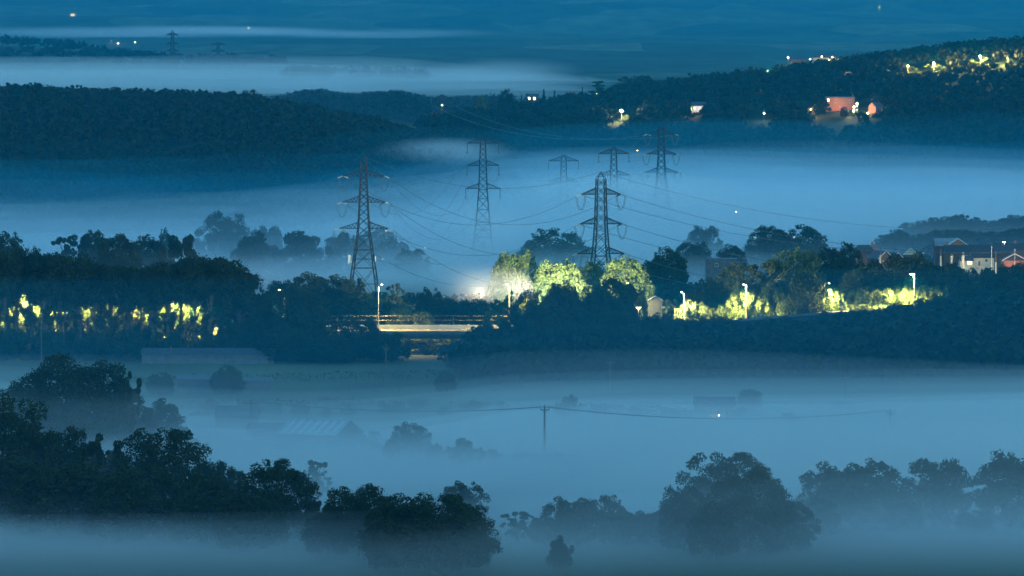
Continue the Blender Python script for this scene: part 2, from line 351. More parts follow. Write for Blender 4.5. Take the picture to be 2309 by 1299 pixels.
# ------------------------------------------------------------------ trees
def leaf_quads(P, N, size, rng, ratio=.62):
    n = len(P); T = rng.normal(size=(n, 3)); N = N + .55 * rng.normal(size=(n, 3)); N /= np.linalg.norm(N, axis=1)[:, None]
    U = np.cross(N, T); U /= np.linalg.norm(U, axis=1)[:, None] + 1e-9; Wv = np.cross(N, U)
    s = size * rng.uniform(.55, 1.45, n)[:, None]
    V = np.stack([P + U * s, P + Wv * s * ratio, P - U * s * .8, P - Wv * s * ratio * rng.uniform(.6, 1.1, n)[:, None]], 1).reshape(-1, 3)
    return V, np.arange(4 * n).reshape(n, 4)
def lobes_for(kind, rng, Rr, H):
    L = []; h0 = .22 * H
    if kind == 'dome':
        ph = rng.uniform(0, 6.28, 6)
        for k in range(230):
            a = rng.uniform(0, 2*np.pi); sn = rng.uniform(-.85, 1); cs = math.sqrt(1 - sn * sn)
            bump = 1 + .10 * math.sin(2*a + ph[0]) + .08 * math.sin(3*a + ph[1] + 3*sn) + .07 * math.sin(5*a + ph[2] - 4*sn)
            q = .84 * bump if k < 175 else rng.uniform(.2, .75)
            r = Rr * q * (cs ** .8 if sn > 0 else cs ** .35); z = H * (.42 + (.47 if sn > 0 else .38) * sn * (q / .86 if sn > 0 else 1))
            L.append((r*math.cos(a), r*math.sin(a), min(z, H * .93), Rr * rng.uniform(.09, .19)))
        L.append((0, 0, H * .42, Rr * .62)); L.append((0, 0, H * .62, Rr * .52))
    elif kind == 'oval':
        for _ in range(52):
            t = rng.uniform(0, 1); z = H * (.08 + .84 * t); env = Rr * math.sin(math.pi * (.22 + .7 * t)) ** .7
            a = rng.uniform(0, 2*np.pi); r = env * rng.uniform(.2, .8); L.append((r*math.cos(a), r*math.sin(a), z, Rr * rng.uniform(.16, .3)))
    elif kind == 'loose':
        for _ in range(70):
            a = rng.uniform(0, 2*np.pi); r = Rr * rng.uniform(.1, .9); z = H * rng.uniform(.15, .93) * math.sqrt(1 - (r / Rr) ** 2 * .5)
            L.append((r*math.cos(a), r*math.sin(a), z, Rr * rng.uniform(.06, .15)))
    elif kind == 'tiers':
        n = 24
        for i in range(n):
            t = i / (n - 1); z = H * (.1 + .86 * t); env = Rr * (1 - t) ** .8 * rng.uniform(.7, 1.15)
            k = 6 if t < .7 else 3
            for j in range(k):
                a = 2*np.pi*(j + rng.uniform(0, 1)) / k; r = env * rng.uniform(.45, .8); L.append((r*math.cos(a), r*math.sin(a), z, max(.25, env * .34)))
            L.append((0, 0, z, max(.22, env * .4)))
    elif kind == 'cedar':
        for z, e in ((.55, 1.), (.68, .9), (.8, .95), (.93, .5)):
            for j in range(7):
                a = rng.uniform(0, 2*np.pi); r = Rr * e * rng.uniform(.1, .8); L.append((r*math.cos(a), r*math.sin(a), H * (z + rng.uniform(-.03, .03)), -Rr * .30))
    elif kind == 'column':
        for i in range(44):
            t = i / 43; z = H * (.06 + .86 * t); a = rng.uniform(0, 2*np.pi); r = Rr * .62 * (1 - .75 * t ** 1.5) * rng.uniform(.5, 1.1); L.append((r*math.cos(a), r*math.sin(a), z, Rr * rng.uniform(.2, .4) * (1 - .45 * t)))
    elif kind == 'high':      # tall row tree, thin lower storey with gaps
        for _ in range(20):
            a = rng.uniform(0, 2*np.pi); r = Rr * rng.uniform(.1, .75); z = H * rng.uniform(.60, .93) - .10 * H * (r / Rr) ** 2
            L.append((r*math.cos(a), r*math.sin(a), z, Rr * rng.uniform(.26, .4)))
        for _ in range(9):
            a = rng.uniform(0, 2*np.pi); r = Rr * rng.uniform(.2, .8); L.append((r*math.cos(a), r*math.sin(a), H * rng.uniform(.15, .55), Rr * rng.uniform(.10, .2)))
    elif kind == 'low':
        for _ in range(48):
            a = rng.uniform(0, 2*np.pi); r = Rr * rng.uniform(.1, .88); L.append((r*math.cos(a), r*math.sin(a), H * rng.uniform(.05, .84) * math.sqrt(1 - (r/Rr)**2*.7), Rr * rng.uniform(.10, .2)))
    return L
def make_tree_mesh(kind, seed, Rr, H, n, leaf, mt):
    rng = np.random.default_rng(seed); L = lobes_for(kind, rng, Rr, H)
    w = np.array([abs(l[3]) ** 1.6 for l in L]); w /= w.sum(); idx = rng.choice(len(L), n, p=w)
    C = np.array([l[:3] for l in L])[idx]; r = np.array([l[3] for l in L])[idx]
    d = rng.normal(size=(n, 3)); d /= np.linalg.norm(d, axis=1)[:, None]; flat = r < 0
    sc = np.where(flat[:, None], np.array([1., 1., .28]), np.array([1., 1., .85]))
    q = rng.uniform(.4, 1.0, n) ** .5 * (1 + .16 * np.abs(rng.normal(size=n)) * (rng.random(n) < .4))
    P = C + d * sc * np.abs(r)[:, None] * q[:, None]
    P[:, 2] = np.maximum(P[:, 2], .3)
    V, Fq = leaf_quads(P, d, leaf, rng)
    crown = np_mesh('crown', V, Fq, mt)
    tb = MB(); tr = .022 * H + .06; top = Vector((rng.normal() * .03 * H, rng.normal() * .03 * H, H * .72))
    mid = Vector((rng.normal() * .012 * H, rng.normal() * .012 * H, H * .3))
    tb.tube([(0, 0, -1.5), (0, 0, 0.3), mid, top], [tr * 1.5, tr * 1.15, tr * .8, tr * .25], 7)
    for k in range(0 if kind == 'tiers' else 34 if kind == 'loose' else 14):
        l = L[int(rng.integers(len(L)))]; st = mid.lerp(top, rng.uniform(0, .7)); e = Vector(l[:3]); mm = st.lerp(e, .5) + Vector((0, 0, .06 * H * rng.uniform(-.3, 1)))
        tb.tube([st, mm, e], [tr * .45, tr * .28, tr * .08], 5)
    return crown, tb.mesh('trunk', M['bark']), Rr, H
print('trees')
TM = {}
def addv(key, *a): TM.setdefault(key, []).append(make_tree_mesh(*a))
for s in range(4): addv('dome', 'dome', 10 + s, 7, 14, 18000, .27, M['leaf'])
for s in range(4): addv('fine', 'dome', 30 + s, 7, 14, 30000, .19, M['leaf'])
for s in range(2): addv('oval', 'oval', 40 + s, 4.5, 14, 8000, .34, M['leaf'])
for s in range(2): addv('loose', 'loose', 50 + s, 6.5, 13, 11000, .22, M['leaf'])
for s in range(2): addv('fir', 'tiers', 60 + s, 3.2, 14, 9000, .26, M['leaf'])
addv('cedar', 'cedar', 70, 6, 14, 6000, .30, M['leaf'])
addv('column', 'column', 75, 2.2, 13, 4000, .30, M['leaf'])
for s in range(4): addv('high', 'high', 80 + s, 6, 20, 8000, .30, M['leaf'])
for s in range(3): addv('low', 'low', 90 + s, 6, 6, 9000, .22, M['leaf'])
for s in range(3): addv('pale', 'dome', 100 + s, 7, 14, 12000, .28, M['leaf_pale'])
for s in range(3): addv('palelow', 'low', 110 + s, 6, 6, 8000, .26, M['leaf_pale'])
for s in range(4): addv('far', 'dome', 120 + s, 7, 14, 4200, .42, M['leaf_dark'])
addv('farfir', 'tiers', 130, 3.2, 14, 1500, .55, M['leaf_dark'])
addv('farlow', 'low', 133, 6, 6, 1500, .55, M['leaf'])
addv('farcol', 'column', 134, 2.2, 13, 900, .5, M['leaf'])
addv('farpale', 'low', 135, 6, 7, 2500, .45, M['leaf_pale'])
rt = random.Random(7)
def tree(px, top, D, w, kind, label, group=None, cat='tree', v=None, base=None, name=None):
    """tree whose crown peaks at a row of the view, w = crown width in photograph pixels"""
    opts = TM[kind]; crown, trunk, Rr, H = opts[(v if v is not None else rt.randrange(len(opts))) % len(opts)]
    x = xat(px, D); z0 = gz(x, D) if base is None else base; h = zrow(top, D) - z0; h = max(h, 1.2)
    sx = w / pps(D) / (2 * Rr) * 1.08; sz = h / (H * (.97))
    e = empty(name or ('bush' if kind in ('low', 'palelow', 'farlow', 'farpale') else 'tree'), (x, D, z0), rt.uniform(0, 6.28)); e.scale = (sx, sx, sz)
    tag(e, label, 'bush' if e.name.startswith('bush') else cat, group)
    far = kind.startswith('far')
    link('crown', crown, e)
    if not far: link('trunk', trunk, e)
    return e
def row(pts, D, kinds, label, group, jitter=0):
    for i, (px, top, w) in enumerate(pts):
        d = D(px) if callable(D) else D
        tree(px, top, d + rt.uniform(-jitter, jitter), w, kinds[i % len(kinds)], label, group)

LM = [(-150, 'the outermost trees at the picture edge'), (-90, 'the hidden outer end of the row'), (-35, 'the very edge of the picture'), (15, 'the first lamplit scrub'), (65, 'the bright yellow lit tree'), (160, 'the gap after the yellow tree'), (290, 'the lit trees of the middle'), (395, 'the lit narrow pair'), (470, 'the highest crowns'), (540, 'the end of the row'),
      (1110, 'the viaduct opening'), (1190, 'the second viaduct lamp'), (1270, 'the brightest lamplit tree'), (1360, 'the dark pylon foot'), (1440, 'the low dazzling lamp'), (1545, 'the first lit hedge'),
      (1690, 'the second lit hedge'), (1830, 'the big dark tree'), (1940, 'the lit bank'), (2062, 'the starry lamp'), (2140, 'the slanting verge'), (2210, 'the cream wall'), (2290, 'the orange gable'), (2420, 'the picture edge')]
def NEAR(px, lm=None, pre='by'):
    p, t = min(lm or LM, key=lambda q: abs(q[0] - px)); d = px - p
    return ('just before ' if d < -14 else 'just past ' if d > 14 else pre + ' ') + t
# near dark trees, lower left
for a in [
    (-60, 872, 742, 330, 'fine', 'tallest dark tree of the near clump, cut by the picture edge'),
    (100, 950, 730, 200, 'fine', 'dark tree sloping down beside the tallest one of the near clump'),
    (215, 972, 722, 160, 'loose', 'open crowned dark tree with sky showing through its branches'),
    (225, 1010, 735, 170, 'fine', 'dark tree standing behind the open crowned one'),
    (370, 962, 715, 215, 'fine', 'broad dark tree ending the high part of the near clump'),
    (505, 1042, 712, 110, 'fine', 'small dark tree in the dip between two broad near trees'),
    (620, 1036, 692, 190, 'fine', 'round dark tree with small gaps of mist in its crown'),
    (705, 1120, 690, 80, 'loose', 'thin low tree beside the round dark tree'),
    (812, 1090, 668, 165, 'fine', 'dark leafy tree between the round one and the smooth dome'),
    (975, 1110, 645, 260, 'fine', 'wide smooth dome shaped dark tree nearest the viewer'),
    (905, 1128, 648, 190, 'dome', 'near side of the smooth dome tree, hanging lower'),
    (1035, 1135, 652, 150, 'dome', 'far side of the smooth dome tree, sinking into fog'),
    (890, 1140, 650, 120, 'dome', 'dark shoulder of foliage against the smooth dome tree'),
    (455, 1060, 690, 170, 'dome', 'dark tree low in front of the near clump'),
    (300, 1050, 695, 210, 'dome', 'dark tree filling the gap below the open crowned tree'),
    (140, 1040, 705, 230, 'dome', 'dark tree below the sloping shoulder of the near clump'),
    (0, 1020, 715, 240, 'dome', 'dark tree low down by the picture edge'),
    (560, 1110, 680, 160, 'dome', 'dark tree under the round one'),
    (740, 1150, 672, 120, 'dome', 'low dark tree joining the round and leafy ones'),
    (1045, 1085, 720, 100, 'dome', 'faint grey tree peeping over the smooth dome tree'),
    (715, 1035, 770, 80, 'loose', 'wispy pale tree behind the round dark tree'),
    (165, 798, 850, 250, 'fine', 'great dark tree standing out of the fog above the near clump'),
    (60, 850, 860, 170, 'fine', 'misty dark tree on the outer side of the great fogbound tree'),
    (285, 830, 850, 90, 'loose', 'ragged side tree against the great fogbound tree'),
    (350, 900, 880, 130, 'dome', 'faint tree trailing away behind the great fogbound tree'),
    (250, 870, 865, 170, 'dome', 'hazy tree at the foot of the great fogbound tree'),
]: tree(*a[:5], a[5])
for px, tp, D, w, lab in [(1500, 1150, 690, 130, 'low scrub trailing left of the big spreading misty tree'), (1780, 1130, 680, 130, 'low tree trailing right of the big spreading misty tree'), (1610, 1130, 668, 120, 'dark scrub at the foot of the big spreading misty tree'),
    (1840, 1120, 705, 110, 'low growth beside the flatter twin crown'), (2040, 1130, 712, 90, 'low growth between the twin crowns and the pointed tree'), (2200, 1150, 708, 80, 'low growth past the pointed misty tree'), (1420, 1150, 688, 90, 'low growth past the joined pair'), (1230, 1165, 690, 80, 'low growth before the joined pair')]:
    tree(px, tp, D, w, 'dome', lab)
for px, tp, D, w, lab in [(470, 898, 1005, 40, 'tiny faint bush before the thin timber pole'), (735, 918, 985, 30, 'faint shrub between two faint trees under the wire'), (1000, 915, 990, 40, 'faint shrub before the flat topped bush'), (1130, 905, 995, 36, 'faint shrub past the flat topped bush'),
    (1350, 912, 985, 44, 'faint growth beside the dark thicket'), (1440, 918, 985, 40, 'faint growth between thicket and farm'), (1580, 920, 990, 50, 'faint bush at the wall of the farm building'), (880, 985, 860, 40, 'small faint shrub before the bushy lone tree'), (980, 1000, 858, 50, 'faint shrub between the lone tree and the round bush'),
    (1110, 1010, 855, 40, 'faint shrub past the round bush'), (1780, 930, 975, 60, 'very faint bush past the farm'), (1900, 905, 1020, 60, 'very faint bush under the ghostly pole'), (640, 1000, 890, 60, 'faint scrub at the striped barn wall'), (430, 985, 880, 80, 'faint scrub behind the near clump')]:
    tree(px, tp, D, w, 'low', lab)
# lone trees in the near fog
for a in [
    (925, 952, 868, 86, 'dome', 'bushy lone tree rising from fog past the striped barn'),
    (1048, 988, 850, 84, 'low', 'round bush in fog next to the bushy lone tree'),
    (730, 962, 905, 30, 'farcol', 'small spiky sapling behind the striped barn roof'),
    (797, 968, 900, 50, 'dome', 'small round tree at the gable of the striped barn'),
    (842, 972, 905, 42, 'oval', 'narrow ragged tree beyond the striped barn'),
    (1282, 890, 985, 62, 'low', 'dark round thicket above the near timber pole'),
    (1692, 877, 1010, 62, 'dome', 'misty field tree behind the lit farm building'),
    (1672, 918, 985, 38, 'low', 'small bush just past the lit farm building'),
    (1512, 922, 985, 46, 'low', 'small bush on the near side of the lit farm building'),
    (1065, 900, 1000, 62, 'low', 'faint flat topped bush by the overhead wire'),
    (887, 905, 1000, 75, 'low', 'long faint bush below the field'),
    (940, 898, 1010, 42, 'low', 'short faint bush joined to the long one'),
    (785, 912, 990, 36, 'low', 'tiny faint bush alone under the wire'),
    (676, 906, 990, 44, 'dome', 'small faint tree in mist above the barns'),
    (612, 906, 992, 48, 'dome', 'faint tree to one side of the thin timber pole'),
    (562, 902, 992, 64, 'dome', 'faint rounded tree behind the thin timber pole'),
    (455, 925, 985, 70, 'low', 'grey bush below the thin timber pole'),
    (360, 838, 1060, 58, 'dome', 'dark tree in mist beside the great fogbound tree'),
    (512, 822, 1065, 78, 'dome', 'dark peaked tree in front of the long low shed'),
    (1004, 836, 1075, 52, 'dome', 'misty tree at the edge of the dark field'),
    (1140, 842, 1080, 82, 'low', 'misty bushes under the wood edge'),
    (1172, 1020, 865, 36, 'low', 'tiny bush in fog before the near timber pole'),
    (1255, 1020, 860, 30, 'low', 'tiny bush in fog past the near timber pole'),
    (1645, 1016, 705, 205, 'fine', 'big pale misty tree behind the darker spreading one'),
    (1695, 1060, 675, 215, 'fine', 'big spreading misty tree with a ragged right shoulder'),
    (1545, 1095, 680, 120, 'dome', 'low side tree against the big spreading one'),
    (1890, 1044, 716, 160, 'dome', 'misty twin crowned tree, the flatter half'),
    (1968, 1034, 720, 150, 'dome', 'misty twin crowned tree, the rounder half'),
    (2112, 1032, 720, 150, 'dome', 'misty pointed tree past the twin crowned pair'),
    (2312, 1018, 716, 200, 'dome', 'misty tree cut by the picture edge'),
    (1283, 1122, 688, 120, 'dome', 'hazy round tree of a joined pair'),
    (1362, 1116, 690, 118, 'dome', 'hazy leafy tree of a joined pair'),
    (1168, 1150, 690, 100, 'loose', 'hazy flat tree next to the joined pair'),
    (1262, 1205, 655, 70, 'low', 'barely visible bush in the low fog'),
]: tree(*a[:5], a[5])

# wood below the road, right hand side
wt = lambda p: ip(p, [1040, 1080, 1150, 1200, 1260, 1330, 1400, 1500, 1600, 1700, 1800, 1900, 1980, 2060, 2150, 2230, 2309, 2500], [790, 742, 722, 686, 672, 692, 702, 712, 716, 716, 720, 716, 744, 712, 652, 622, 588, 570])
G1 = 'trees of the unlit wood below the road'; L1 = 'dark tree in the dense unlit wood below the road lamps'
p = 1062.
while p < 2560:
    w = rt.uniform(80, 125); d = 1205 + rt.uniform(-8, 8)
    tree(p, float(wt(p)) + rt.uniform(-9, 9), d, w, 'dome', 'dark wood tree of the upper edge ' + NEAR(p, pre='below'), G1); p += w * .5
p = 1050.
while p < 2560:
    w = rt.uniform(85, 120); tree(p, float(wt(p)) + rt.uniform(28, 48), 1178 + rt.uniform(-8, 8), w, 'dome', 'dark wood tree of the second rank ' + NEAR(p, pre='below'), G1); p += w * .62
# tall row on the left, gaps showing the lit verge
lt = lambda p: ip(p, [-200, 40, 80, 130, 170, 250, 290, 340, 400, 450, 510, 560, 590], [575, 568, 582, 574, 592, 602, 606, 602, 590, 582, 590, 620, 660])
G2 = 'tall roadside trees in front of the lamplight'; L2 = 'tall dark roadside tree with lamplight flickering between its trunks'
p = -160.
while p < 560:
    w = rt.uniform(95, 135); tree(p, float(lt(p)) + rt.uniform(-6, 5), 1222 + rt.uniform(-10, 10), w, 'high', 'tall dark roadside tree standing ' + NEAR(p, pre='over'), G2); p += w * .3
for i, px in enumerate(range(-60, 560, 52)):
    tree(px + rt.uniform(-8, 8), 640 + rt.uniform(-10, 18), 1288 + rt.uniform(-5, 5), 84, 'dome', 'tree across the road behind the tall row ' + NEAR(px), 'trees across the road behind the tall row')
for i, px in enumerate(range(-60, 600, 40)):
    tree(px + rt.uniform(-8, 8), 712 + rt.uniform(-16, 12), 1234 + rt.uniform(-3, 3), 66, 'low', 'low bush at the row trunks ' + NEAR(px), 'low bushes at the trunks of the tall row')
tree(590, 655, 1225, 60, 'dome', 'small dark tree ending the tall roadside row'); 
tree(545, 615, 1225, 80, 'dome', 'round shouldered tree at the end of the tall roadside row')
for px, tp, w in [(20, 735, 110), (120, 745, 100), (210, 750, 90), (300, 742, 100), (385, 738, 100), (470, 745, 90), (545, 740, 100)]:
    tree(px, tp, 1213, w, 'low', 'dark broad bush under the tall row ' + NEAR(px, pre='below'), 'bushes under the tall roadside trees')
for a in [
    (668, 652, 1222, 130, 'dome', 'dark rounded tree covering part of the viaduct rails standing in for light trails'),
    (700, 690, 1215, 110, 'dome', 'dark tree leaning against the viaduct embankment'),
    (800, 720, 1212, 110, 'dome', 'dark tree in front of the viaduct end'),
    (838, 716, 1214, 48, 'oval', 'small pointed dark tree before the viaduct parapet'),
    (880, 748, 1205, 80, 'dome', 'dark tree beside the viaduct opening'),
    (640, 735, 1200, 120, 'dome', 'dark tree at the foot of the embankment'),
    (740, 752, 1200, 110, 'dome', 'dark tree behind the meadow edge'),
    (597, 642, 1285, 68, 'loose', 'pale lamplit tree with bare forked stems'),
    (965, 752, 1280, 120, 'dome', 'added tree darkening the ground beyond the viaduct opening'),  # trees and scrub added here to cover bright lamplit ground under the deck
    (900, 758, 1279, 90, 'dome', 'added bushy tree darkening the opening behind the near piers'),
    (1020, 758, 1282, 90, 'dome', 'added bushy tree darkening the opening behind the far piers'),
    (960, 778, 1246, 50, 'low', 'added scrub darkening the mouth of the viaduct opening'),
    (905, 782, 1240, 44, 'low', 'added scrub darkening the ground under the near viaduct piers'),
    (1010, 780, 1243, 50, 'low', 'added scrub darkening the ground under the far viaduct piers'),
    (1110, 700, 1232, 90, 'palelow', 'bush beside the far end of the parapet'),
    (1085, 735, 1215, 90, 'dome', 'dark tree closing the viaduct opening'),
    (905, 690, 1295, 62, 'pale', 'lamplit pale tree behind the viaduct rails standing in for light trails'),
    (955, 698, 1290, 52, 'pale', 'lamplit bushy tree under the lone hazy tree'),
    (880, 680, 1310, 90, 'loose', 'thin tree behind the first roadside lamp'),
    (968, 648, 1370, 66, 'dome', 'round dark tree standing alone above the viaduct'),
    (1010, 672, 1350, 100, 'dome', 'dark tree stretching from the round one'),
    (1075, 674, 1345, 110, 'dome', 'dark tree under the brightest glow'),
    (1175, 655, 1330, 90, 'dome', 'dark tree behind the second roadside lamp'),
    (1130, 672, 1325, 60, 'loose', 'sparse tree between glow and second lamp'),
    (640, 632, 1480, 90, 'dome', 'hazy tree at the left of the pylon foot thicket'),
    (700, 614, 1500, 100, 'dome', 'hazy tree with a pale top near the pylon'),
    (760, 620, 1500, 110, 'dome', 'hazy tree right before the pylon legs'),
    (810, 628, 1480, 90, 'fir', 'spiky conifer hiding the pylon feet'),
    (890, 636, 1480, 50, 'loose', 'small hazy tree by the pylon with a broken top'),
    (700, 660, 1420, 140, 'dome', 'darker tree under the hazy thicket'),
    (800, 665, 1400, 130, 'dome', 'darker tree beneath the spiky conifer'),
    # lamplit trees round the dark pylon
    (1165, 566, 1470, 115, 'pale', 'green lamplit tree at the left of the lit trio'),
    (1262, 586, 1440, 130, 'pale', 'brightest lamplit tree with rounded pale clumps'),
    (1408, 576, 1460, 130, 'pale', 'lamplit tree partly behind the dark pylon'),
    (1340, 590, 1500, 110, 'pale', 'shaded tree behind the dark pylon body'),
    (1225, 605, 1500, 60, 'dome', 'dark tree between two lamplit ones'),
    (1270, 636, 1290, 95, 'dome', 'round dark tree before the brightest lamplit tree'),
    (1215, 655, 1280, 90, 'dome', 'dark tree at the wood edge'),
    (1385, 626, 1300, 125, 'dome', 'dark round tree hiding the pylon foot'),
    (1340, 650, 1290, 90, 'dome', 'dark tree beside the pylon foot'),
    (1440, 632, 1385, 46, 'palelow', 'small yellow lamplit bush by the pylon'),
    (1505, 556, 1650, 100, 'dome', 'dark hazy round tree beyond the pylon'),
    (1470, 585, 1660, 60, 'dome', 'small hazy tree between pylon and round tree'),
    (1590, 508, 1900, 80, 'dome', 'pale pointed tree far in the mist'),
    (1650, 552, 1800, 70, 'dome', 'misty low tree near the flat roofed block'),
    (1560, 545, 1820, 90, 'dome', 'misty tree joining two others'),
    (1250, 514, 1850, 150, 'dome', 'large misty grey tree behind the cables'),
    (1190, 560, 1830, 90, 'dome', 'smaller misty tree below the large grey one'),
    (1310, 545, 1860, 60, 'loose', 'ragged misty edge of the large grey tree'),
    (1735, 508, 1850, 110, 'dome', 'hazy half of the double crowned tree'),
    (1810, 506, 1850, 130, 'dome', 'hazy fuller half of the double crowned tree'),
    (1860, 556, 1560, 110, 'dome', 'dark green tree near the hipped roof'),
    (1905, 545, 1570, 80, 'dome', 'leafy tree against the dark hipped roof'),
    (1790, 556, 1540, 130, 'pale', 'green tree with soft clumps below the double crowned one'),
    (1730, 582, 1500, 110, 'loose', 'bare stemmed tree above the second lit hedge'),
    (1660, 590, 1500, 100, 'dome', 'hazy tree beside the flat roofed block'),
    (1600, 626, 1390, 110, 'dome', 'dark round tree above the first lit hedge'),
    (1570, 650, 1375, 60, 'dome', 'dark tree left of the first lit hedge'),
    (1822, 612, 1335, 90, 'dome', 'big dark tree between two lit hedges'),
    (1700, 632, 1400, 120, 'low', 'dark bush above the second lit hedge'),
    (1780, 640, 1395, 80, 'low', 'dark bush touching the big dark tree'),
    (1960, 600, 1480, 140, 'dome', 'shaded tree below the hipped roof'),
    (2050, 570, 1560, 120, 'dome', 'dark tree before the houses'),
    (2120, 590, 1500, 130, 'dome', 'dark tree above the bright road lamp'),
    (2000, 618, 1440, 130, 'dome', 'dark tree behind the brightest lit hedge'),
    (2150, 600, 1440, 100, 'dome', 'dark tree below the cream wall'),
    (2230, 605, 1460, 70, 'dome', 'dark tree before the orange brick gable'),
    (2290, 600, 1480, 60, 'dome', 'small dark tree covering the brick wall'),
    # lamplit hedges
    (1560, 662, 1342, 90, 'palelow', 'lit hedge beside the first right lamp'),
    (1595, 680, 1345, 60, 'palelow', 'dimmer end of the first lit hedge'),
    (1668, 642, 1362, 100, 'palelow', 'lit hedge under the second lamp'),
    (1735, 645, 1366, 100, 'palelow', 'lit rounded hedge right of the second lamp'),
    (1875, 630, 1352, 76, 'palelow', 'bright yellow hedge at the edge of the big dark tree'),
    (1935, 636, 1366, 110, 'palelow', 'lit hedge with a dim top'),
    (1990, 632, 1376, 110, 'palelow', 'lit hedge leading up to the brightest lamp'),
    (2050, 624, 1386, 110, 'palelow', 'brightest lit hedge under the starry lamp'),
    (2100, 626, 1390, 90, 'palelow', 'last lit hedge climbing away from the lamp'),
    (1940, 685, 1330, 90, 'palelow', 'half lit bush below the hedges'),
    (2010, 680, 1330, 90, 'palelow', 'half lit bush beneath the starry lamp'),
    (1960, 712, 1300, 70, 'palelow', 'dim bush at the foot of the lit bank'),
    # verge greenery seen through the tall row
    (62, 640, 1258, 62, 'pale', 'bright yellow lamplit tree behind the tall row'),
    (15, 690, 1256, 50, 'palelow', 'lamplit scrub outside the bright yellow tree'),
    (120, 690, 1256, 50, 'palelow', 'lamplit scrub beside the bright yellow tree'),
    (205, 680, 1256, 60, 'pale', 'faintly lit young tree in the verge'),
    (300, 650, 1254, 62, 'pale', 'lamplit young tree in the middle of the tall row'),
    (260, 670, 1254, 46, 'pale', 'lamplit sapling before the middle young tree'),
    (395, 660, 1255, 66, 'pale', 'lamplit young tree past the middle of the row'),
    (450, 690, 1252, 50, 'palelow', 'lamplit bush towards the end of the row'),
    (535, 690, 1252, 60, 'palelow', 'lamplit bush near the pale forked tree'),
    # fogbound trees behind the tall row
    (505, 480, 1960, 120, 'fine', 'big rounded tree alone above the fog'),
    (600, 502, 1960, 110, 'low', 'low misty trees trailing from the big rounded tree'),
    (265, 527, 1700, 110, 'dome', 'dark tree standing before the misty ones'),
    (210, 518, 1800, 70, 'dome', 'misty leafy tree on the left shoulder'),
    (150, 526, 1800, 90, 'loose', 'misty ragged tree beside the leafy one'),
    (330, 530, 1790, 90, 'dome', 'misty tree of the middle bank'),
    (371, 514, 1840, 34, 'dome', 'small round tree top poking out of the mist'),
    (392, 526, 1760, 46, 'oval', 'darker narrow tree by the small round top'),
    (425, 530, 1740, 42, 'oval', 'dark narrow tree, wider than its neighbour'),
    (365, 548, 1740, 30, 'oval', 'small dark tree beside the narrow pair'),
    (15, 522, 1760, 90, 'dome', 'misty tree at the picture edge'),
    (78, 558, 1560, 50, 'dome', 'faint purple grey tree just behind the row'),
    (170, 566, 1500, 160, 'low', 'dark domed thicket behind the row'),
    (60, 560, 1640, 70, 'dome', 'hazy tree behind the faint purple one'),
    (570, 520, 1880, 160, 'low', 'long misty wood, near end'),
    (680, 522, 1880, 170, 'low', 'long misty wood, middle part'),
    (790, 525, 1900, 160, 'low', 'long misty wood with a raised clump'),
    (880, 532, 1900, 120, 'low', 'long misty wood, far end by the pylon'),
    (850, 512, 1930, 80, 'dome', 'taller misty clump behind the near pylon'),
    (930, 560, 1860, 70, 'dome', 'last misty tree of the long wood'),
    (1895, 440, 2500, 60, 'dome', 'ghostly tree almost lost in the fog'),
    (2160, 430, 2500, 120, 'dome', 'ghostly wide tree almost lost in the fog'),
    (1388, 310, 2780, 56, 'far', 'tree top poking from fog under the hillside lamp'),
    (1160, 325, 2600, 110, 'far', 'misty grove behind the flat topped pylon'),
    (1100, 300, 2560, 120, 'far', 'misty slope trees left of the grove'),
]: tree(*a[:5], a[5])
# trees on the rise with the houses
G3 = 'dark trees on the rise behind the houses'
for px, tp, w in [(1995, 528, 50), (2025, 514, 50), (2055, 503, 54), (2082, 494, 50), (2108, 487, 58), (2138, 485, 54), (2165, 482, 56), (2192, 489, 50), (2218, 495, 52), (2245, 498, 50), (2270, 490, 54), (2298, 484, 60), (2335, 482, 70), (2010, 545, 64), (2050, 535, 66), (2090, 524, 66), (2130, 516, 66), (2170, 514, 66), (2210, 520, 66), (2250, 522, 66), (2290, 514, 70), (2335, 510, 70), (2070, 548, 60), (2130, 538, 60)]:
    tree(px, tp, 1960 if tp < 505 else 1900, w * 1.25, 'fine', ('dark tree crowning the rise behind the houses, ' if tp < 505 else 'dark tree low on the rise behind the houses, ') + NEAR(px, [(2010, 'the left slope'), (2060, 'the first step'), (2110, 'the main dome'), (2160, 'the pink gable'), (2205, 'the notch'), (2250, 'the small white lamp'), (2290, 'the right dome'), (2360, 'the picture edge')], 'over'), G3)
for px, tp, w in [(2110, 600, 60), (2150, 603, 56), (2192, 602, 40), (2228, 603, 44), (2262, 592, 30), (2300, 590, 50), (2345, 588, 70), (2075, 598, 60), (1975, 585, 50), (1935, 590, 60)]:
    tree(px, tp, 1655, w, 'dome', 'dark garden tree in front of the houses ' + NEAR(px), 'garden trees in front of the houses')
